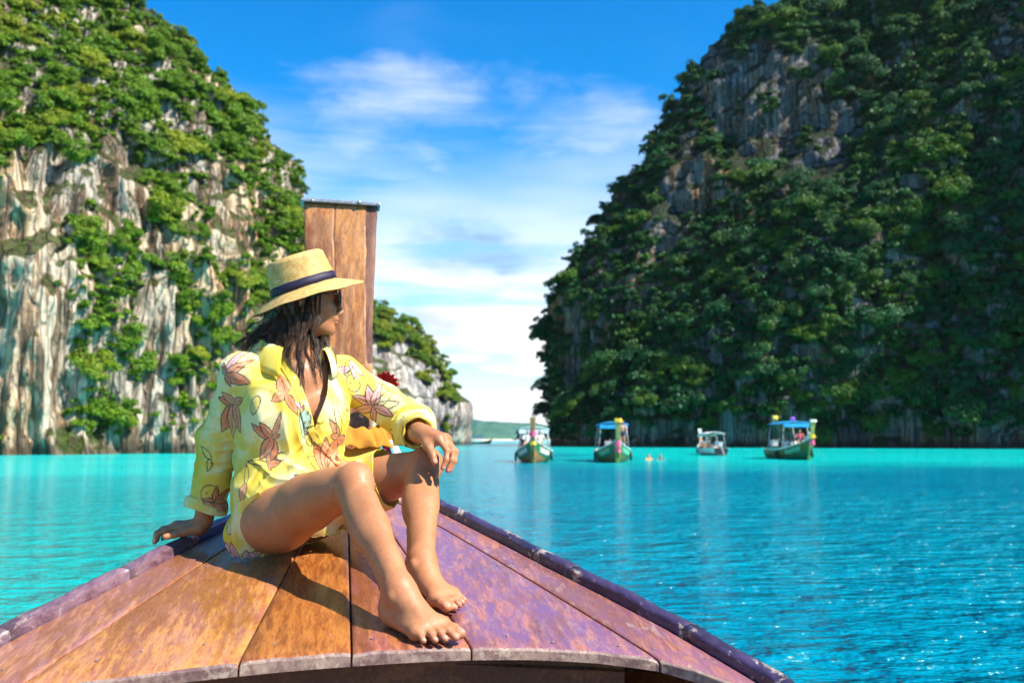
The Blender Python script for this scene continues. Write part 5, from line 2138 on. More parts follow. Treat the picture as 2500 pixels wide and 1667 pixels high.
def make_shirt():
    h = 0.0023
    g = SDF((-1.06, 2.55, 1.07), (-0.20, 3.15, 1.72), h)
    lap = PELV + A((0, 0, .03))
    g.ecap(PELV + A((0, 0, -.005)), CHEST + A((0, 0, .015)), (.140, .118), (.155, .120), TL, .05)
    g.ell(CHEST + A((0, 0, .01)), (TL, TF, UP), (.160, .125, .175), .05)
    for s in (-1, 1):
        g.ell(CHEST + TL * .066 * s + TF * .086 + A((0, 0, -.012)), (TL, TF, UP), (.070, .060, .078), .05)
    PLAT = nrm(HIP_L - HIP_R)
    g.ell(PELV + A((0, 0, .01)), (PLAT, nrm(np.cross(PLAT, UP)), UP), (.150, .125, .116), .05)
    g.ell(PELV + TF * .10 + TL * .04 + A((0, 0, .035)), (TL, TF, UP), (.125, .070, .070), .06)
    # yoke, collar base
    g.cone(NECK0 + A((0, 0, -.030)), NECK0 + A((0, 0, .02)) , .075, .066, .03)
    for sh, s in ((SH_R, -1), (SH_L, 1)):
        g.cone(CHEST + TL * .05 * s + A((0, 0, .125)), sh + A((0, 0, -.006)), .056, .055, .04)
    # sleeves
    g.cone(SH_R + A((0.006, 0, -.012)), EL_R, .056, .058, .03)
    g.cone(EL_R, CUFF_R + (CUFF_R - EL_R) * .1, .060, .051, .03)
    g.cone(SH_L + A((0, 0, -.010)), EL_L + A((0, 0, .008)), .057, .059, .03)
    g.cone(EL_L + A((0, 0, .008)), CUFF_L + (CUFF_L - EL_L) * .1, .060, .040, .03)
    g.ell(EL_L * .5 + CUFF_L * .5 + A((0.0, 0, -.014)), np.eye(3), (.048, .06, .045), .05)
    # the front tail over the far thigh
    g.cone(HIP_L + A((0, 0, .01)), HIP_L + TH_L * .30 + A((0, 0, .006)), .100, .082, .04)
    V, F = g.mesh()
    V = relax(V, F, 3, .5)
    N = vnormals(V, F)
    # --- folds
    q = V - CHEST
    a, z, dpt = q @ TL, V[:, 2], q @ TF
    arm_r = sstep(a, -.125, -.165) * (z < 1.6)
    arm_l = sstep(a, .14, .19)
    torso = (1 - arm_r) * (1 - arm_l)
    # torso: soft drapes running from the shoulders towards the knot at the lower right front
    # a few long soft folds fall from the shoulders, others are drawn towards the knot, and the cloth bunches on the lap
    wv = fbm(V * 5.0 + 3, 2)
    u1 = np.stack([a * 11 + (z - 1.4) * 4.5 + wv * .35, (z - 1.4) * 1.6, dpt * 2.0], 1) + 2.7
    u2 = np.stack([(z - 1.4) * 15 + a * 7 + wv * .6, a * 2.4, dpt * 2.5], 1) + 9.1
    soft = lambda q_: ridge(q_) ** 1.5
    d = torso * (.0120 * soft(u1) * sstep(z, 1.66, 1.56) * (1 - .6 * sstep(z, 1.34, 1.26)) + .0150 * soft(u2) * sstep(z, 1.38, 1.27))
    k3 = np.stack([(a + .05) * 13 - (z - 1.3) * 13 + wv * .5, (a + z) * 1.5, dpt * 2], 1) + 21
    d += torso * .0070 * soft(k3) * sstep(z, 1.50, 1.40)
    for (p0, p1, el, w) in ((SH_R, CUFF_R, EL_R, arm_r), (SH_L, CUFF_L, EL_L, arm_l)):
        ax = nrm(p1 - p0)
        t = (V - p0) @ ax
        x_, y_ = (V - p0) @ nrm(np.cross(ax, UP + .3)), (V - p0) @ nrm(np.cross(ax, np.cross(ax, UP + .3)))
        uu = np.stack([t * 5 + x_ * 9 + wv * .4, x_ * 3 - t * 2, y_ * 5], 1) + 13
        ue = np.exp(-((t - np.linalg.norm(el - p0)) / .08) ** 2)
        ur = np.stack([t * 17 + x_ * 7 + wv * .6, x_ * 4, y_ * 4], 1) + 3
        d += w * (.0080 * soft(uu) + .0085 * ue * soft(ur))
    crk = ridge(np.stack([a * 26 + z * 19 + wv * 1.2, z * 12 - a * 8, dpt * 9], 1) + 31) ** 3
    d += .0028 * crk * sstep(fbm(V * 9 + 50, 2), -.1, .35)
    # side seams and the dip between bust and sleeve
    d -= .004
    V = V + N * d[:, None]
    V = relax(V, F, 1, .4)
    N = vnormals(V, F)
    # --- openings: V neck, neck hole, cuffs, the end of the front tail, the underside
    vb = (.012, 1.432)

    def line(p0, p1):
        (a0, z0), (a1, z1) = p0, p1
        n2 = np.array([z1 - z0, -(a1 - a0)])
        n2 /= np.linalg.norm(n2)
        return (lambda P: (((P - CHEST) @ TL) - a0) * n2[0] + (P[:, 2] - z0) * n2[1]), TL * n2[0] + UP * n2[1]
    fl, gl = line(vb, (-.052, 1.66))
    fr, gr = line((.108, 1.66), vb)
    # both must be negative inside the V
    test = np.array([CHEST + TL * .02 + UP * (1.58 - CHEST[2])])
    if fl(test)[0] > 0:
        f0, gl = fl, -gl
        fl = lambda P: -f0(P)
    if fr(test)[0] > 0:
        f1, gr = fr, -gr
        fr = lambda P: -f1(P)
    ff = (lambda P: .02 - (P - CHEST) @ TF, -TF)
    V, F = cut_open(V, F, N, [(fl, gl), (fr, gr), ff], h)
    up_f = (lambda P: 1.642 - P[:, 2], -UP)
    rad = lambda P: np.linalg.norm((P - NECK0)[:, :2], axis=1) - .085
    V, F = cut_open(V, F, N, [up_f, (rad, (0, 0, 0.0001))], h)
    for el, cf in ((EL_R, CUFF_R), (EL_L, CUFF_L)):
        ax = nrm(cf - el)
        near = lambda P, c=cf: np.linalg.norm(P - c, axis=1) - .13
        V, F = cut_open(V, F, N, [(lambda P, c=cf, x=ax: -((P - c) @ x), -ax), (near, (0, 0, .0001))], h)
    end = HIP_L + TH_L * .285
    tilt = nrm(TH_L + A((.35, 0, .0)))
    V, F = cut_open(V, F, N, [(lambda P: -((P - end) @ tilt), -tilt), (lambda P: np.linalg.norm(P - end, axis=1) - .16, (0, 0, .0001)),
                              (lambda P: P[:, 2] - 1.385, (0, 0, .0001))], h)
    V, F = cut_open(V, F, N, [(lambda P: P[:, 2] - 1.135, UP)], h)
    V, F = compact(V, F)
    V, F = largest(V, F)
    o = part('shirt', V, F, SHIRT, person, True)
    return o, V, F


shirt, SV, SF = make_shirt()
sol = shirt.modifiers.new('cloth', 'SOLIDIFY')
sol.thickness = 0.0016
sol.offset = -1


SH_BVH = BVHTree.FromPolygons([tuple(v) for v in SV], [tuple(f) for f in SF])
CAM = Vector((0, 0, CAM_Z))


def on_shirt(u, v):
    hit, n, i, dist = SH_BVH.ray_cast(CAM, pix_dir(u, v).normalized())
    if hit is None:
        return None
    n = np.array(n)
    d = np.array(pix_dir(u, v))
    if n @ d > 0:
        n = -n
    return np.array(hit), n


# --- sewn strips: both front edges, the rolled cuffs, the collar
def strip(name, pts, width, lift, edge_dir, thick=0.0028):
    """a narrow doubled band lying on the shirt along a line of points; edge_dir: which way its width runs in the picture"""
    C = []
    for (u, v) in pts:
        r = on_shirt(u, v)
        if r is None:
            continue
        C.append(r)
    if len(C) < 2:
        return None
    P0 = np.array([c[0] for c in C])
    Nn = np.array([c[1] for c in C])
    n = 60
    d = np.r_[0, np.cumsum(np.linalg.norm(np.diff(P0, axis=0), axis=1))]
    T = np.linspace(0, d[-1], n)
    Pc = np.stack([np.interp(T, d, P0[:, k]) for k in range(3)], 1)
    Nc = np.stack([np.interp(T, d, Nn[:, k]) for k in range(3)], 1)
    Nc /= np.linalg.norm(Nc, axis=1, keepdims=True)
    for _ in range(6):
        Pc[1:-1] = Pc[1:-1] * .5 + (Pc[:-2] + Pc[2:]) * .25
        Nc[1:-1] = Nc[1:-1] * .5 + (Nc[:-2] + Nc[2:]) * .25
    Nc /= np.linalg.norm(Nc, axis=1, keepdims=True)
    tg = np.gradient(Pc, axis=0)
    tg /= np.linalg.norm(tg, axis=1, keepdims=True)
    wd = np.cross(Nc, tg)
    if np.mean(wd @ np.array(edge_dir)) < 0:
        wd = -wd
    rows = []
    for f, z in ((-.16, -.004), (-.16, thick * .6), (0, thick), (.15, thick + .0006), (.5, thick), (.85, thick + .0006), (1, thick), (1, -.002)):
        base = Pc + wd * (width * f)
        # let the band follow the cloth under it
        out = []
        for i in range(n):
            loc, nn, idx, dist = SH_BVH.find_nearest(Vector(base[i]))
            b = base[i]
            if f >= 0 and dist is not None and dist < .02:
                b = np.array(loc)
            out.append(b + Nc[i] * (z + lift))
        rows.append(np.array(out))
    P = np.stack(rows, 1)
    mb = MB()
    mb.grid(P)
    return mb


def add_band(name, mb):
    V = np.array(mb.v)
    off = np.array(root_offset(shirt))
    o = link(name, mesh_from(name, V - off, mb.f, SHIRT, True), shirt)
    at = np.zeros((len(V), 4), np.float32)
    a = o.data.color_attributes.new('print', 'FLOAT_COLOR', 'POINT')
    a.data.foreach_set('color', at.ravel())
    return o


def band_line(a0, z0, a1, z1, n=14):
    """a line on the chest, in the torso's own frame, returned as photograph pixels of its front surface"""
    out = []
    for i in range(n):
        f = i / (n - 1)
        p = CHEST + TL * (a0 + (a1 - a0) * f) + UP * (z0 + (z1 - z0) * f - CHEST[2])
        hit, nn, idx, dist = SH_BVH.ray_cast(Vector(p + TF * .4), Vector(-TF))
        if hit is not None:
            out.append(to_px(hit))
    return out


def to_px(p):
    X, Y, Z = p[0], p[1], p[2] - CAM_Z
    dep = Y * math.cos(PITCH) + Z * math.sin(PITCH)
    return (1250 + 2430 * X / dep, 833.5 - 2430 * (-Y * math.sin(PITCH) + Z * math.cos(PITCH)) / dep)


left_edge = band_line(-.047, 1.625, .008, 1.440)
mbp = strip('placket', left_edge, .026, .0005, -TL)
if mbp:
    add_band('placket', mbp)
right_edge = band_line(.090, 1.60, .020, 1.450)
mbp = strip('placket', right_edge, .018, .0005, TL)
if mbp:
    add_band('placket', mbp)
knot = [(763, 1046), (785, 1075), (812, 1105), (840, 1130), (862, 1148)]
mbp = strip('placket', knot, .020, .0008, A((-.4, 0, -.6)))
if mbp:
    add_band('placket', mbp)
# two buttons
BUTTON = plain('shell_button', (0.75, 0.66, 0.45), 0.3, 0.5)
for k in (4, 9):
    if k < len(left_edge):
        r = on_shirt(left_edge[k][0] - 6, left_edge[k][1])
        if r:
            c, n_ = r
            mb = MB()
            mb.tube([c + n_ * .003, c + n_ * .0052, c + n_ * .0056], [.0045, .0045, .003], 12)
            off = np.array(root_offset(shirt))
            link('button', mesh_from('button', np.array(mb.v) - off, mb.f, BUTTON, True), shirt)


def ring_band(name, c, ax, r0, r1, width, seed, fat=.004):
    """a turned-up cuff: a loose doubled ring of cloth"""
    ax = nrm(ax)
    e1 = nrm(np.cross(ax, (0.2, .9, .3)))
    e2 = np.cross(ax, e1)
    n, m = 72, 12
    P = np.zeros((n + 1, m, 3))
    for i in range(n + 1):
        a = 2 * math.pi * i / n
        wv = 1 + .035 * math.sin(a * 3 + seed) + .02 * math.sin(a * 7 + 2 * seed)
        for j in range(m):
            b = 2 * math.pi * j / (m - 1)
            t = math.cos(b) * width / 2
            rr = (r0 + (r1 - r0) * (t / width + .5)) * wv + fat * math.sin(b) * (1 + .5 * math.sin(a * 5 + seed))
            tt = t + .005 * math.sin(a * 2 + seed)
            P[i, j] = c + ax * tt + (e1 * math.cos(a) + e2 * math.sin(a)) * rr
    mb = MB()
    mb.grid(P)
    return add_band(name, mb)


cuffR = ring_band('cuff', CUFF_R - nrm(CUFF_R - EL_R) * .006, CUFF_R - EL_R, .056, .060, .034, 1.0)
cuffL = ring_band('cuff', CUFF_L - nrm(CUFF_L - EL_L) * .004, CUFF_L - EL_L, .042, .043, .026, 2.0)


def collar():
    """stand and fold of the collar, open at the front"""
    n, m = 60, 9
    P = np.zeros((n, m, 3))
    a0, a1 = math.radians(-146), math.radians(146)
    for i in range(n):
        f = i / (n - 1)
        a = a0 + (a1 - a0) * f           # 0 = nape
        front = abs(f - .5) * 2
        dirv = -TF * math.cos(a) + TL * math.sin(a)
        r = .079 + .016 * front
        zb = 1.667 - .012 * front - .030 * max(0, front - .6) / .4
        prof = [(0, -.012), (.000, .010), (.001, .026), (.006, .031), (.013, .028), (.020, .012), (.026, -.006), (.031, -.020 - .012 * front), (.034, -.030 - .024 * front)]
        for j, (dr, dz_) in enumerate(prof):
            P[i, j] = NECK0 * A((1, 1, 0)) + A((0, 0, zb + dz_)) + dirv * (r + dr * (1 + .25 * front)) + TF * .006
    mb = MB()
    mb.grid(P)
    o = add_band('collar', mb)
    o.modifiers.new('cloth', 'SOLIDIFY').thickness = .0016
    return o


collar()


# --- the back tail of the shirt, spread on the planks beside the hip
def tail():
    n, m = 70, 46
    top = [A((-.770, 2.840, 1.215)), A((-.765, 2.765, 1.225)), A((-.730, 2.705, 1.235)), A((-.672, 2.676, 1.262))]
    bot_px = [(566, 1362), (600, 1366), (645, 1360), (700, 1346)]
    P = np.zeros((n, m, 3))
    for i in range(n):
        f = i / (n - 1)
        x = np.linspace(0, 1, 4)
        t = np.array([np.interp(f, x, [p[k] for p in top]) for k in range(3)])
        bu, bv = np.interp(f, x, [p[0] for p in bot_px]), np.interp(f, x, [p[1] for p in bot_px])
        # where that spot lies on the planks
        d = np.array(pix_dir(bu, bv))
        lo, hi = 1.5, 4.0
        for _ in range(40):
            mid = (lo + hi) / 2
            p = np.array([0, 0, CAM_Z]) + d * mid
            s_, t_ = p[1] * math.cos(YAW) - p[0] * math.sin(YAW), p[0] * math.cos(YAW) + p[1] * math.sin(YAW)
            if p[2] > deck_z(s_, t_) + .004:
                lo = mid
            else:
                hi = mid
        b = np.array([0, 0, CAM_Z]) + d * lo
        for j in range(m):
            g_ = j / (m - 1)
            c = t * (1 - g_) + b * g_
            c = c + A((-.030, -.030, .0)) * math.sin(g_ * math.pi) * (.8 - .5 * f)
            wv = .007 * math.sin(f * 13 + g_ * 2.0 + 1) * g_ + .004 * math.sin(f * 29 + g_ * 5) * g_
            c = c + A((-.55, -.83, .1)) * wv
            c[2] = max(c[2], b[2] + .0015 + .004 * abs(math.sin(f * 23 + 2)) * (1 if g_ > .9 else .3))
            P[i, j] = c
    mb = MB()
    mb.grid(P)
    o = add_band('shirt_tail', mb)
    o.modifiers.new('cloth', 'SOLIDIFY').thickness = .0014
    return o


tail_ob = tail()

# --- the print: lilies and lemons with a dark pen line, drawn on the cloth
INK = (0.035, 0.022, 0.03)
OR1, OR2, PK, TEAL, LEM = (0.84, 0.22, 0.10), (0.87, 0.29, 0.15), (0.90, 0.42, 0.47), (0.34, 0.56, 0.46), (0.86, 0.62, 0.10)


def petal_field(x, y, ang, L, Wd, col, out, bend=0.0, veins=True):
    c, s = math.cos(ang), math.sin(ang)
    px = x * c + y * s
    py = -x * s + y * c - bend * (px / L) ** 2 * L
    f = np.clip(px / L, 0, 1)
    w = Wd * np.sin(np.pi * f ** 0.75) ** 0.8 * .5 + 1e-6
    d = np.abs(py) - w
    din = np.where((px > 0) & (px < L), d, np.maximum(np.maximum(-px, px - L), d))
    lw = .0017
    if col is not None:
        m = din < 0
        out[m, :3] = col
        out[m, 3] = .92
    if veins:
        m = (np.abs(py + .1 * w) < lw * .6) & (px > L * .12) & (px < L * .72)
        out[m, :3] = INK
        out[m, 3] = .9
    m = np.abs(din) < lw
    out[m, :3] = INK
    out[m, 3] = .95


def ring_field(x, y, rx, ry, ang, col, out):
    c, s = math.cos(ang), math.sin(ang)
    px, py = x * c + y * s, -x * s + y * c
    r = np.hypot(px / rx, py / ry)
    if col is not None:
        m = r < 1
        out[m, :3] = col
        out[m, 3] = .75
    m = np.abs(r - 1) * min(rx, ry) < .0014
    out[m, :3] = INK
    out[m, 3] = .9
    m = (np.hypot(px / rx + .35, py / ry - .1) < .12) | (np.hypot(px / rx + .1, py / ry + .4) < .08) | (np.hypot(px / rx - .25, py / ry + .2) < .07)
    out[m, :3] = INK
    out[m, 3] = .9


def draw(out, V, N, u, v, items, R=.12):
    r = on_shirt(u, v)
    if r is None:
        return
    c, n = r
    e1 = A((1, 0, 0))
    e1 = nrm(e1 - n * (e1 @ n))
    e2 = nrm(np.cross(n, e1))
    if e2[2] < 0:
        e2 = -e2
    q = V - c
    sel = np.where((np.linalg.norm(q, axis=1) < R) & (N @ n > .05))[0]
    if len(sel) == 0:
        return
    x, y = q[sel] @ e1, q[sel] @ e2
    o = out[sel]
    for it in items:
        if it[0] == 'p':
            petal_field(x, y, math.radians(it[1]), it[2] * 1.18, it[3] * 1.1, it[4], o, it[5] if len(it) > 5 else 0, it[4] is not None)
        else:
            ring_field(x - it[5], y - it[6], it[1], it[2], math.radians(it[3]), it[4], o)
    out[sel] = o


PRINTS = [
    (572, 985, [('p', 238, .085, .034, OR1), ('p', 262, .088, .034, OR2), ('p', 290, .07, .026, OR1), ('p', 165, .045, .022, OR1), ('p', 140, .040, .02, OR2), ('p', 30, .030, .02, OR1)]),
    (551, 915, [('p', 65, .065, .022, PK, .15), ('p', 35, .055, .022, OR2), ('p', -20, .058, .03, OR1), ('p', -75, .03, .014, OR1), ('p', 120, .03, .016, OR1)]),
    (664, 1068, [('p', 150, .055, .026, OR1), ('p', 125, .045, .02, OR2), ('p', 60, .062, .012, OR1, .15), ('p', 265, .072, .032, OR1), ('p', 240, .06, .028, OR2), ('p', 20, .02, .012, OR1)]),
    (808, 1162, [('p', 172, .085, .012, OR2), ('p', 138, .062, .024, None), ('p', 112, .075, .030, OR1), ('p', 90, .080, .030, OR2), ('p', 66, .082, .030, OR1), ('p', 42, .075, .028, OR1), ('p', 20, .065, .028, OR2)], .13),
    (826, 1068, [('p', 95, .055, .020, OR2), ('p', 70, .085, .020, None), ('p', 130, .03, .018, OR1), ('p', -60, .05, .028, OR1)]),
    (697, 962, [('p', 110, .055, .034, OR1), ('p', 215, .035, .028, OR2), ('p', 310, .055, .022, OR1)]),
    (738, 1000, [('p', -68, .066, .026, TEAL), ('p', 150, .03, .014, PK)]),
    (912, 992, [('p', 150, .058, .026, PK), ('p', 110, .052, .024, PK), ('p', 75, .050, .024, PK), ('p', 35, .060, .022, None), ('p', 5, .062, .022, None), ('p', -25, .055, .024, PK), ('p', 205, .065, .026, PK), ('p', -95, .062, .016, PK)], .11),
    (523, 1228, [('p', 75, .045, .016, OR2), ('p', 150, .03, .02, OR1), ('p', 30, .05, .016, OR1), ('p', -30, .04, .03, OR1)]),
    (655, 1135, [('p', 20, .03, .02, OR1), ('p', 165, .05, .014, None)]),
    (621, 988, [('r', .017, .026, -15, LEM, 0, 0)]),
    (862, 935, [('r', .020, .026, 25, LEM, 0, 0)]),
    (848, 985, [('r', .013, .024, 10, None, 0, 0)]),
    (917, 1058, [('r', .014, .020, 15, None, 0, 0)]),
    (955, 1062, [('r', .020, .018, 0, (.85, .42, .16), 0, 0)]),
    (515, 1120, [('p', 130, .04, .016, None), ('p', 250, .03, .014, None)]),
    (512, 1205, [('r', .024, .026, 0, None, 0, 0)]),
    (880, 1050, [('r', .018, .022, 40, (.85, .40, .15), 0, 0)]),
    (820, 905, [('p', 200, .045, .016, None), ('p', 240, .05, .018, None), ('p', 30, .05, .02, PK)]),
    (855, 880, [('p', 300, .05, .02, PK), ('p', 270, .045, .02, None), ('p', 330, .05, .02, PK)]),
    (925, 1125, [('p', 60, .03, .02, (.9, .84, .75)), ('p', 170, .03, .016, OR2), ('p', -40, .02, .012, OR1)]),
    (985, 1055, [('r', .014, .02, 0, None, 0, 0), ('p', 220, .03, .012, OR1)]),
    (660, 850, [('p', 20, .04, .014, TEAL), ('p', 0, .04, .012, TEAL)]),
    (600, 1180, [('p', 250, .05, .02, OR2), ('p', 100, .05, .014, None)]),
    (700, 1110, [('p', 200, .03, .02, None)]),
    (760, 1090, [('p', 120, .04, .014, None)]),
]


def print_on(o):
    me = o.data
    n = len(me.vertices)
    co = np.zeros(n * 3)
    me.vertices.foreach_get('co', co)
    V = co.reshape(-1, 3) + np.array(root_offset(o.parent))
    no = np.zeros(n * 3)
    me.vertex_normals.foreach_get('vector', no)
    N = no.reshape(-1, 3)
    out = np.zeros((n, 4))
    for pr in PRINTS:
        draw(out, V, N, *pr)
    a = me.color_attributes.get('print') or me.color_attributes.new('print', 'FLOAT_COLOR', 'POINT')
    a.data.foreach_set('color', out.astype(np.float32).ravel())


print_on(shirt)
for ch in shirt.children:
    if ch.name.startswith(('cuff', 'placket', 'collar')):
        print_on(ch)


def print_tail(o):
    me = o.data
    n = len(me.vertices)
    out = np.zeros((n, 4))
    f = np.repeat(np.linspace(0, 1, 70), 46)
    g_ = np.tile(np.linspace(0, 1, 46), 70)
    x, y = f * .15, (1 - g_) * .17
    for cx, cy, items in ((.012, -.005, [('p', 100, .06, .022, PK), ('p', 75, .06, .022, PK), ('p', 130, .04, .02, PK)]),
                          (.055, .0, [('p', 25, .05, .018, PK), ('p', 60, .03, .014, PK)]),
                          (.03, .10, [('r', .014, .022, 0, (.6, .75, .7), 0, 0)]), (.10, .005, [('p', 10, .04, .014, OR2)])):
        for it in items:
            if it[0] == 'p':
                petal_field(x - cx, y - cy, math.radians(it[1]), it[2], it[3], it[4], out)
            else:
                ring_field(x - cx, y - cy, it[1], it[2], 0, it[4], out)
    me.color_attributes['print'].data.foreach_set('color', out.astype(np.float32).ravel())


print_tail(tail_ob)
# ------------------------------------------------------------------ straw hat, sunglasses, hair
HAX = nrm((-.32, -.14, .93))
HAT_F = nrm(HF - HAX * (HF @ HAX))
HAT_L = np.cross(HAX, HAT_F)
HAT_C = A(W(744, 706, 2.885))


def straw():
    m, nt, b = material('woven_straw')
    p = nt.obj()
    n = nt.noise(p, 60, 4, 0.6)
    fine_ = nt.noise(nt.mapping(p, (1, 1, 1)), 420, 2, 0.5)
    c = nt.mix(nt.mapr(n, 0.3, 0.7), (0.50, 0.30, 0.085), (0.70, 0.47, 0.17))
    c = nt.mix(nt.math('MULTIPLY', nt.mapr(fine_, 0.52, 0.66), 0.6), c, (0.30, 0.16, 0.045))
    nt.put(b.inputs['Base Color'], c)
    b.inputs['Roughness'].default_value = 0.5
    b.inputs['Specular IOR Level'].default_value = 0.35
    nt.put(b.inputs['Normal'], nt.bump(fine_, 0.5, 0.0012))
    return m


STRAW = straw()
NAVY = plain('hat_ribbon', (0.016, 0.012, 0.035), 0.55, 0.4, 0, 0.3, 300, 0.2)


def hat_point(r, ang, hgt):
    """r = (fore-aft, side) half-axes"""
    return HAT_C + HAT_F * (r[0] * math.cos(ang)) + HAT_L * (r[1] * math.sin(ang)) + HAX * hgt


def make_hat():
    prof = []       # (fore-aft r, side r, height, normal out, normal up)
    NB, NS, NTP = 96, 132, 90
    for i in range(NB):                     # brim, from its edge in to the crown
        f = 1 - i / (NB - 1)
        w = .076 * f
        prof.append((.0985 + w * .93, .084 + w * .93, -w * math.tan(math.radians(23)) * (.75 + .25 * f), .36, .93, f))
    for i in range(1, NS):                  # the side of the crown
        f = i / (NS - 1)
        prof.append((.0985 - .0115 * f, .084 - .010 * f, .083 * f, 1, .1, 0))
    for i in range(1, NTP):                 # rounded shoulder, flat top
        f = i / (NTP - 1)
        if f < .25:
            a = f / .25 * math.pi / 2
            prof.append((.087 - .016 * (1 - math.cos(a)), .074 - .016 * (1 - math.cos(a)), .083 + .016 * math.sin(a), math.cos(a), math.sin(a), 0))
        else:
            g_ = (f - .25) / .75
            prof.append((.071 * (1 - g_), .058 * (1 - g_), .099 + .004 * g_ * (2 - g_), 0, 1, 0))
    n = 120
    P = np.zeros((len(prof), n, 3))
    run = 0
    prev = None
    for i, (ra, rb, hh, no, nu, brim) in enumerate(prof):
        if prev is not None:
            run += math.hypot(ra - prev[0], hh - prev[1])
        prev = (ra, hh)
        rip = .0011 * abs(math.sin(run / .0047 * math.pi))
        for j in range(n):
            a = 2 * math.pi * j / n
            wob = brim * (.004 * math.sin(2 * a + .6) + .003 * math.sin(3 * a) + .0012 * math.sin(9 * a + 2))
            tw = .00035 * math.sin(a * 60 + run * 900)
            P[i, j] = hat_point((ra + rip * no + tw, rb + rip * no + tw), a, hh + rip * nu + wob)
    V = P.reshape(-1, 3)
    F = grid_faces(len(prof), n, True)
    o = part('straw_hat', V, F, STRAW, person, True)
    md = o.modifiers.new('straw', 'SOLIDIFY')
    md.thickness = .0022
    md.offset = -1
    # ribbon round the crown, with the flat overlapped end on the near side
    for nm, a0, a1, lift, h0, h1 in (('hat_band', 0, 2 * math.pi, .0014, .002, .027), ('band_overlap', math.radians(-152), math.radians(-106), .0034, .0015, .0275)):
        k = 120 if nm == 'hat_band' else 30
        rows = []
        for (rr, hh) in ((-.002, h0), (lift, h0 + .0006), (lift, (h0 + h1) / 2), (lift, h1 - .0006), (-.002, h1)):
            row = []
            for j in range(k + 1):
                a = a0 + (a1 - a0) * j / k
                t = hh / .083
                row.append(hat_point((.0985 - .0115 * t + rr + .001, .084 - .010 * t + rr + .001), a, hh + .0006 * math.sin(a * 11)))
            rows.append(row)
        mb = MB()
        mb.grid(np.array(rows))
        off = np.array(root_offset(o))
        link(nm, mesh_from(nm, np.array(mb.v) - off, mb.f, NAVY, True), o)
    return o


make_hat()


def sunglasses():
    TORT = plain('tortoise_frame', (0.055, 0.018, 0.012), 0.25, 0.6, 0, 0.5, 150)
    m, nt, b = material('brown_lens')
    b.inputs['Base Color'].default_value = (0.11, 0.030, 0.024, 1)
    b.inputs['Roughness'].default_value = 0.06
    b.inputs['Specular IOR Level'].default_value = 0.7
    b.inputs['Transmission Weight'].default_value = 0.35
    outline = []
    for i in range(48):
        a = 2 * math.pi * i / 48
        c_, s_ = math.cos(a), math.sin(a)
        x = .0270 * math.copysign(abs(c_) ** .62, c_)
        y = .0225 * math.copysign(abs(s_) ** .70, s_) + .0028 * (x / .027) * (1 if s_ > 0 else .3)
        outline.append((x, y))
    root = None
    frame = MB()

    def gp(x, y, s, d=0):
        l = s * (.034 + x)
        f = .101 - .010 * ((.034 + x) / .06) ** 2 - d
        return hp(f, l, y - .006)
    for s in (-1, 1):
        pts = [gp(x, y, s) for x, y in outline]
        frame.tube(pts + [pts[0], pts[1]], .0026, 8, False)
    frame.tube([gp(-.026, .006, -1), hp(.106, 0, .003), gp(-.026, .006, 1)], .0026, 8)
    for s in (-1, 1):
        frame.tube([gp(.026, .012, s), gp(.031, .012, s, .004), hp(.055, .070 * s, .006), hp(.010, .077 * s, .004), hp(-.018, .078 * s, -.002), hp(-.034, .077 * s, -.022)],
                   [.003, .0034, .003, .0026, .0026, .002], 8)
    sg = part('sunglasses', frame.v, frame.f, TORT, person, True)
    for s in (-1, 1):
        mb = MB()
        rings = []
        for q in (1, .66, .33, .02):
            rings.append([gp(x * q, y * q, s, -.0022 * (1 - q * q)) for x, y in outline])
        R = np.array(rings)
        V = R.reshape(-1, 3)
        F = grid_faces(4, 48, True)
        off = np.array(root_offset(sg))
        o = link('lens', mesh_from('lens', V - off, F, m, True), sg)
        o.modifiers.new('glass', 'SOLIDIFY').thickness = .0016
    # thin hoop earring on the near side
    mb = MB()
    c = hp(-.012, -.082, -.064)
    ring = [c + HF * .017 * math.cos(a) + HU * .017 * math.sin(a) for a in np.linspace(0, 2 * math.pi, 40)]
    mb.tube(ring, .0009, 6, False)
    part('earring', mb.v, mb.f, plain('gold', (0.75, 0.48, 0.16), 0.25, 0.5, 0.9), person, True)


sunglasses()


def hair_material():
    m, nt, b = material('wet_dark_hair')
    n = nt.noise(nt.obj(), 70, 3, 0.6)
    c = nt.mix(nt.mapr(n, 0.35, 0.7), (0.018, 0.009, 0.005), (0.12, 0.058, 0.028))
    nt.put(b.inputs['Base Color'], c)
    b.inputs['Roughness'].default_value = 0.34
    b.inputs['Specular IOR Level'].default_value = 0.5
    return m


HAIR = hair_material()


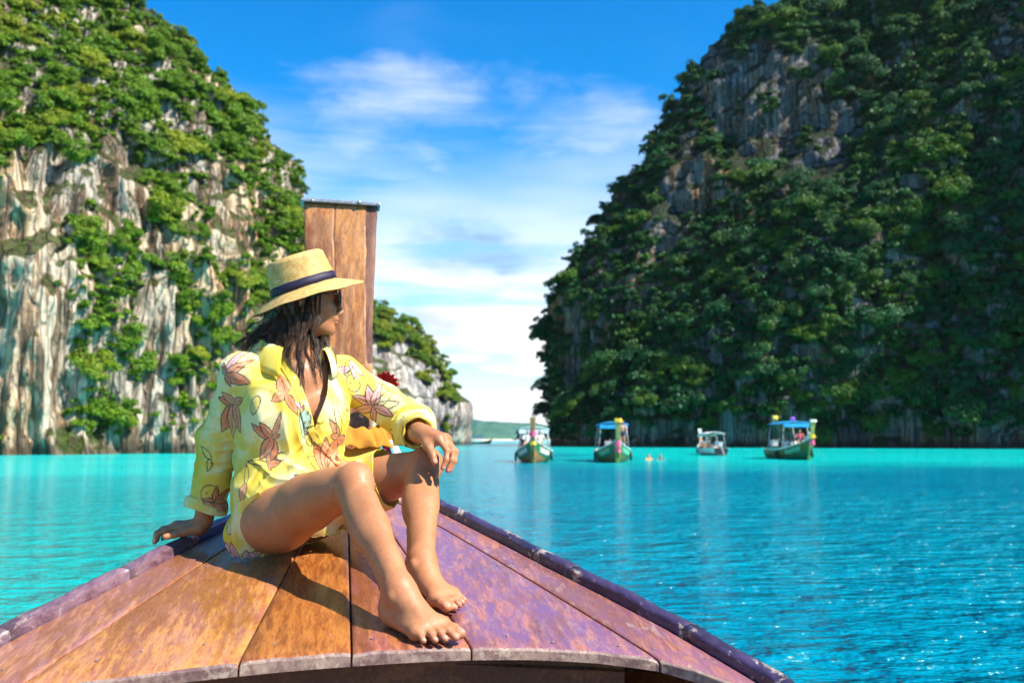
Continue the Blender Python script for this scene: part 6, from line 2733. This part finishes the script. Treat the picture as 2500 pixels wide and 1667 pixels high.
def make_hair():
    h = .003
    g = SDF(HEAD - A((.19, .16, .26)), HEAD + A((.16, .16, .16)), h)
    g.ell(hp(-.010, 0, .022), (HF, HL, HU), (.088, .076, .075), .02)
    g.cone(hp(-.055, 0, -.01), NECK0 + A((-.03, .01, .055)), .062, .050, .04)
    g.cone(hp(-.030, -.048, -.005), hp(-.040, -.050, -.075), .034, .016, .03)
    g.cone(hp(-.030, .048, -.005), hp(-.040, .050, -.075), .034, .016, .03)
    # clear the face
    g.ell(hp(.085, -.02, -.045), (HF, HL, HU), (.056, .12, .095), .012, cut=True)
    V, F = g.mesh()
    V = relax(V, F, 2, .5)
    N = vnormals(V, F)
    V = V + N * (.004 * pnoise(np.stack([(V @ HF) * 130, (V @ HL) * 130, V[:, 2] * 14], 1)))[:, None]
    keep = np.max(((V - HAT_C) @ HAX)[F], axis=1) < -.003
    V, F = compact(V, F[keep])
    cap = part('hair', V, F, HAIR, person, True)
    rs = np.random.RandomState(12)
    allV, allF = [], []
    base = 0

    def strands(guide, count, spread0, spread1, clumps=7, rad=.0005, wave=.0065, var=.25):
        nonlocal base
        G = np.array([A(p) for p in guide])
        d = np.r_[0, np.cumsum(np.linalg.norm(np.diff(G, axis=0), axis=1))]
        n = 16
        # smooth centre line
        T = np.linspace(0, 1, n)
        C = np.stack([np.interp(T * d[-1], d, G[:, k]) for k in range(3)], 1)
        for _ in range(5):
            C[1:-1] = C[1:-1] * .5 + (C[:-2] + C[2:]) * .25
        cl0 = rs.normal(size=(clumps, 3)) * spread0
        cl1 = rs.normal(size=(clumps, 3)) * spread1
        ph = rs.uniform(0, 6.28, (clumps, 3))
        for i in range(count):
            c = rs.randint(clumps)
            L = 1 - var * rs.uniform() ** 1.5
            t = T * L
            S = np.stack([np.interp(t, T, C[:, k]) for k in range(3)], 1)
            w0 = cl0[c] + rs.normal(size=3) * spread0 * .35
            tight = .30 if rs.uniform() < .85 else 1.0
            w1 = cl1[c] + rs.normal(size=3) * spread1 * tight * .8
            S = S + w0 * (1 - t)[:, None] + w1 * (t ** .8)[:, None]
            S = S + np.sin(t[:, None] * (7 + 3 * ph[c][0]) + ph[c]) * wave * t[:, None]
            S = S + np.cumsum(rs.normal(size=(n, 3)), axis=0) * wave * .05
            r = rad * (1 - .6 * T) * rs.uniform(.8, 1.5)
            tg = np.gradient(S, axis=0)
            tg /= np.linalg.norm(tg, axis=1, keepdims=True) + 1e-9
            e = np.cross(tg, (.3, 1, .2))
            e /= np.linalg.norm(e, axis=1, keepdims=True) + 1e-9
            f = np.cross(tg, e)
            ring = np.stack([S + r[:, None] * e, S + r[:, None] * (-.5 * e + .87 * f), S + r[:, None] * (-.5 * e - .87 * f)], 1)
            allV.append(ring.reshape(-1, 3))
            allF.append(grid_faces(n, 3, True) + base)
            base += n * 3
    P = lambda u, v, Y: A(W(u, v, Y))
    # near side, in front of the ear and down the chest
    strands([hp(.020, -.062, .0), P(770, 770, 2.805), P(764, 815, 2.790), P(768, 850, 2.785), P(772, 880, 2.78)], 36, .006, .005, 4)
    strands([hp(.004, -.068, .0), P(748, 775, 2.795), P(737, 825, 2.780), P(727, 880, 2.770), P(731, 950, 2.762)], 110, .007, .005, 4)
    strands([hp(-.004, -.068, -.005), P(740, 790, 2.79), P(738, 850, 2.775), P(733, 900, 2.768), P(743, 955, 2.762)], 40, .006, .010, 5)
    strands([hp(-.02, -.068, -.005), P(722, 790, 2.790), P(706, 830, 2.780), P(700, 865, 2.775), P(708, 910, 2.766)], 50, .009, .010, 5)
    # far side, over the left collar
    strands([hp(.010, .055, -.01), P(785, 810, 2.90), P(790, 855, 2.875), P(793, 900, 2.860), P(799, 935, 2.855)], 150, .010, .011, 6)
    strands([hp(.000, -.01, -.06), P(768, 830, 2.83), P(776, 870, 2.83), P(775, 905, 2.825), P(788, 925, 2.825)], 90, .009, .009, 6)
    strands([hp(.020, .04, -.06), P(800, 835, 2.88), P(816, 870, 2.88), P(828, 900, 2.875), P(838, 925, 2.87)], 50, .010, .013, 6)
    # nape and back, blown over the right shoulder
    strands([hp(-.070, -.040, -.025), P(672, 790, 2.84), P(642, 818, 2.83), P(612, 836, 2.82), P(588, 858, 2.81)], 230, .012, .012)
    strands([hp(-.055, -.052, -.02), P(690, 790, 2.81), P(668, 820, 2.800), P(648, 842, 2.795), P(632, 862, 2.79)], 240, .012, .012)
    strands([hp(-.040, -.060, -.015), P(707, 790, 2.80), P(694, 822, 2.787), P(682, 846, 2.782), P(674, 872, 2.777)], 110, .012, .009)
    strands([hp(-.022, -.066, -.01), P(728, 785, 2.79), P(722, 815, 2.785), P(714, 840, 2.782), P(705, 862, 2.777)], 50, .010, .009)
    strands([hp(-.085, .0, -.035), P(655, 785, 2.89), P(622, 812, 2.88), P(596, 828, 2.87), P(570, 840, 2.86)], 110, .014, .016)
    strands([hp(-.075, -.03, -.03), P(660, 790, 2.86), P(620, 826, 2.85), P(582, 842, 2.84), P(550, 848, 2.83)], 30, .010, .016, 6, .0004, .005)
    V = np.concatenate(allV)
    F = np.concatenate(allF)
    off = np.array(root_offset(cap))
    link('hair_strands', mesh_from('hair_strands', V - off, F, HAIR, True), cap)['kind'] = 'stuff'


make_hair()
# ------------------------------------------------------------------ the humid air of the bay
def make_haze():
    m = bpy.data.materials.new('sea_haze')
    m.use_nodes = True
    nt = NT(m.node_tree)
    nt.n.remove(nt.n['Principled BSDF'])
    v = nt.add('ShaderNodeVolumePrincipled')
    v.inputs['Color'].default_value = (0.80, 0.90, 1.0, 1)
    v.inputs['Density'].default_value = 0.000035
    v.inputs['Anisotropy'].default_value = 0.2
    nt.l.new(v.outputs[0], nt.n['Material Output'].inputs['Volume'])
    mb = MB()
    mb.box((0, 700, 128), (4600, 3000, 262))
    o = link('haze', mesh_from('haze', mb.v, mb.f, m))
    tag(o, 'thin blue sea haze over the bay', kind='stuff')


make_haze()
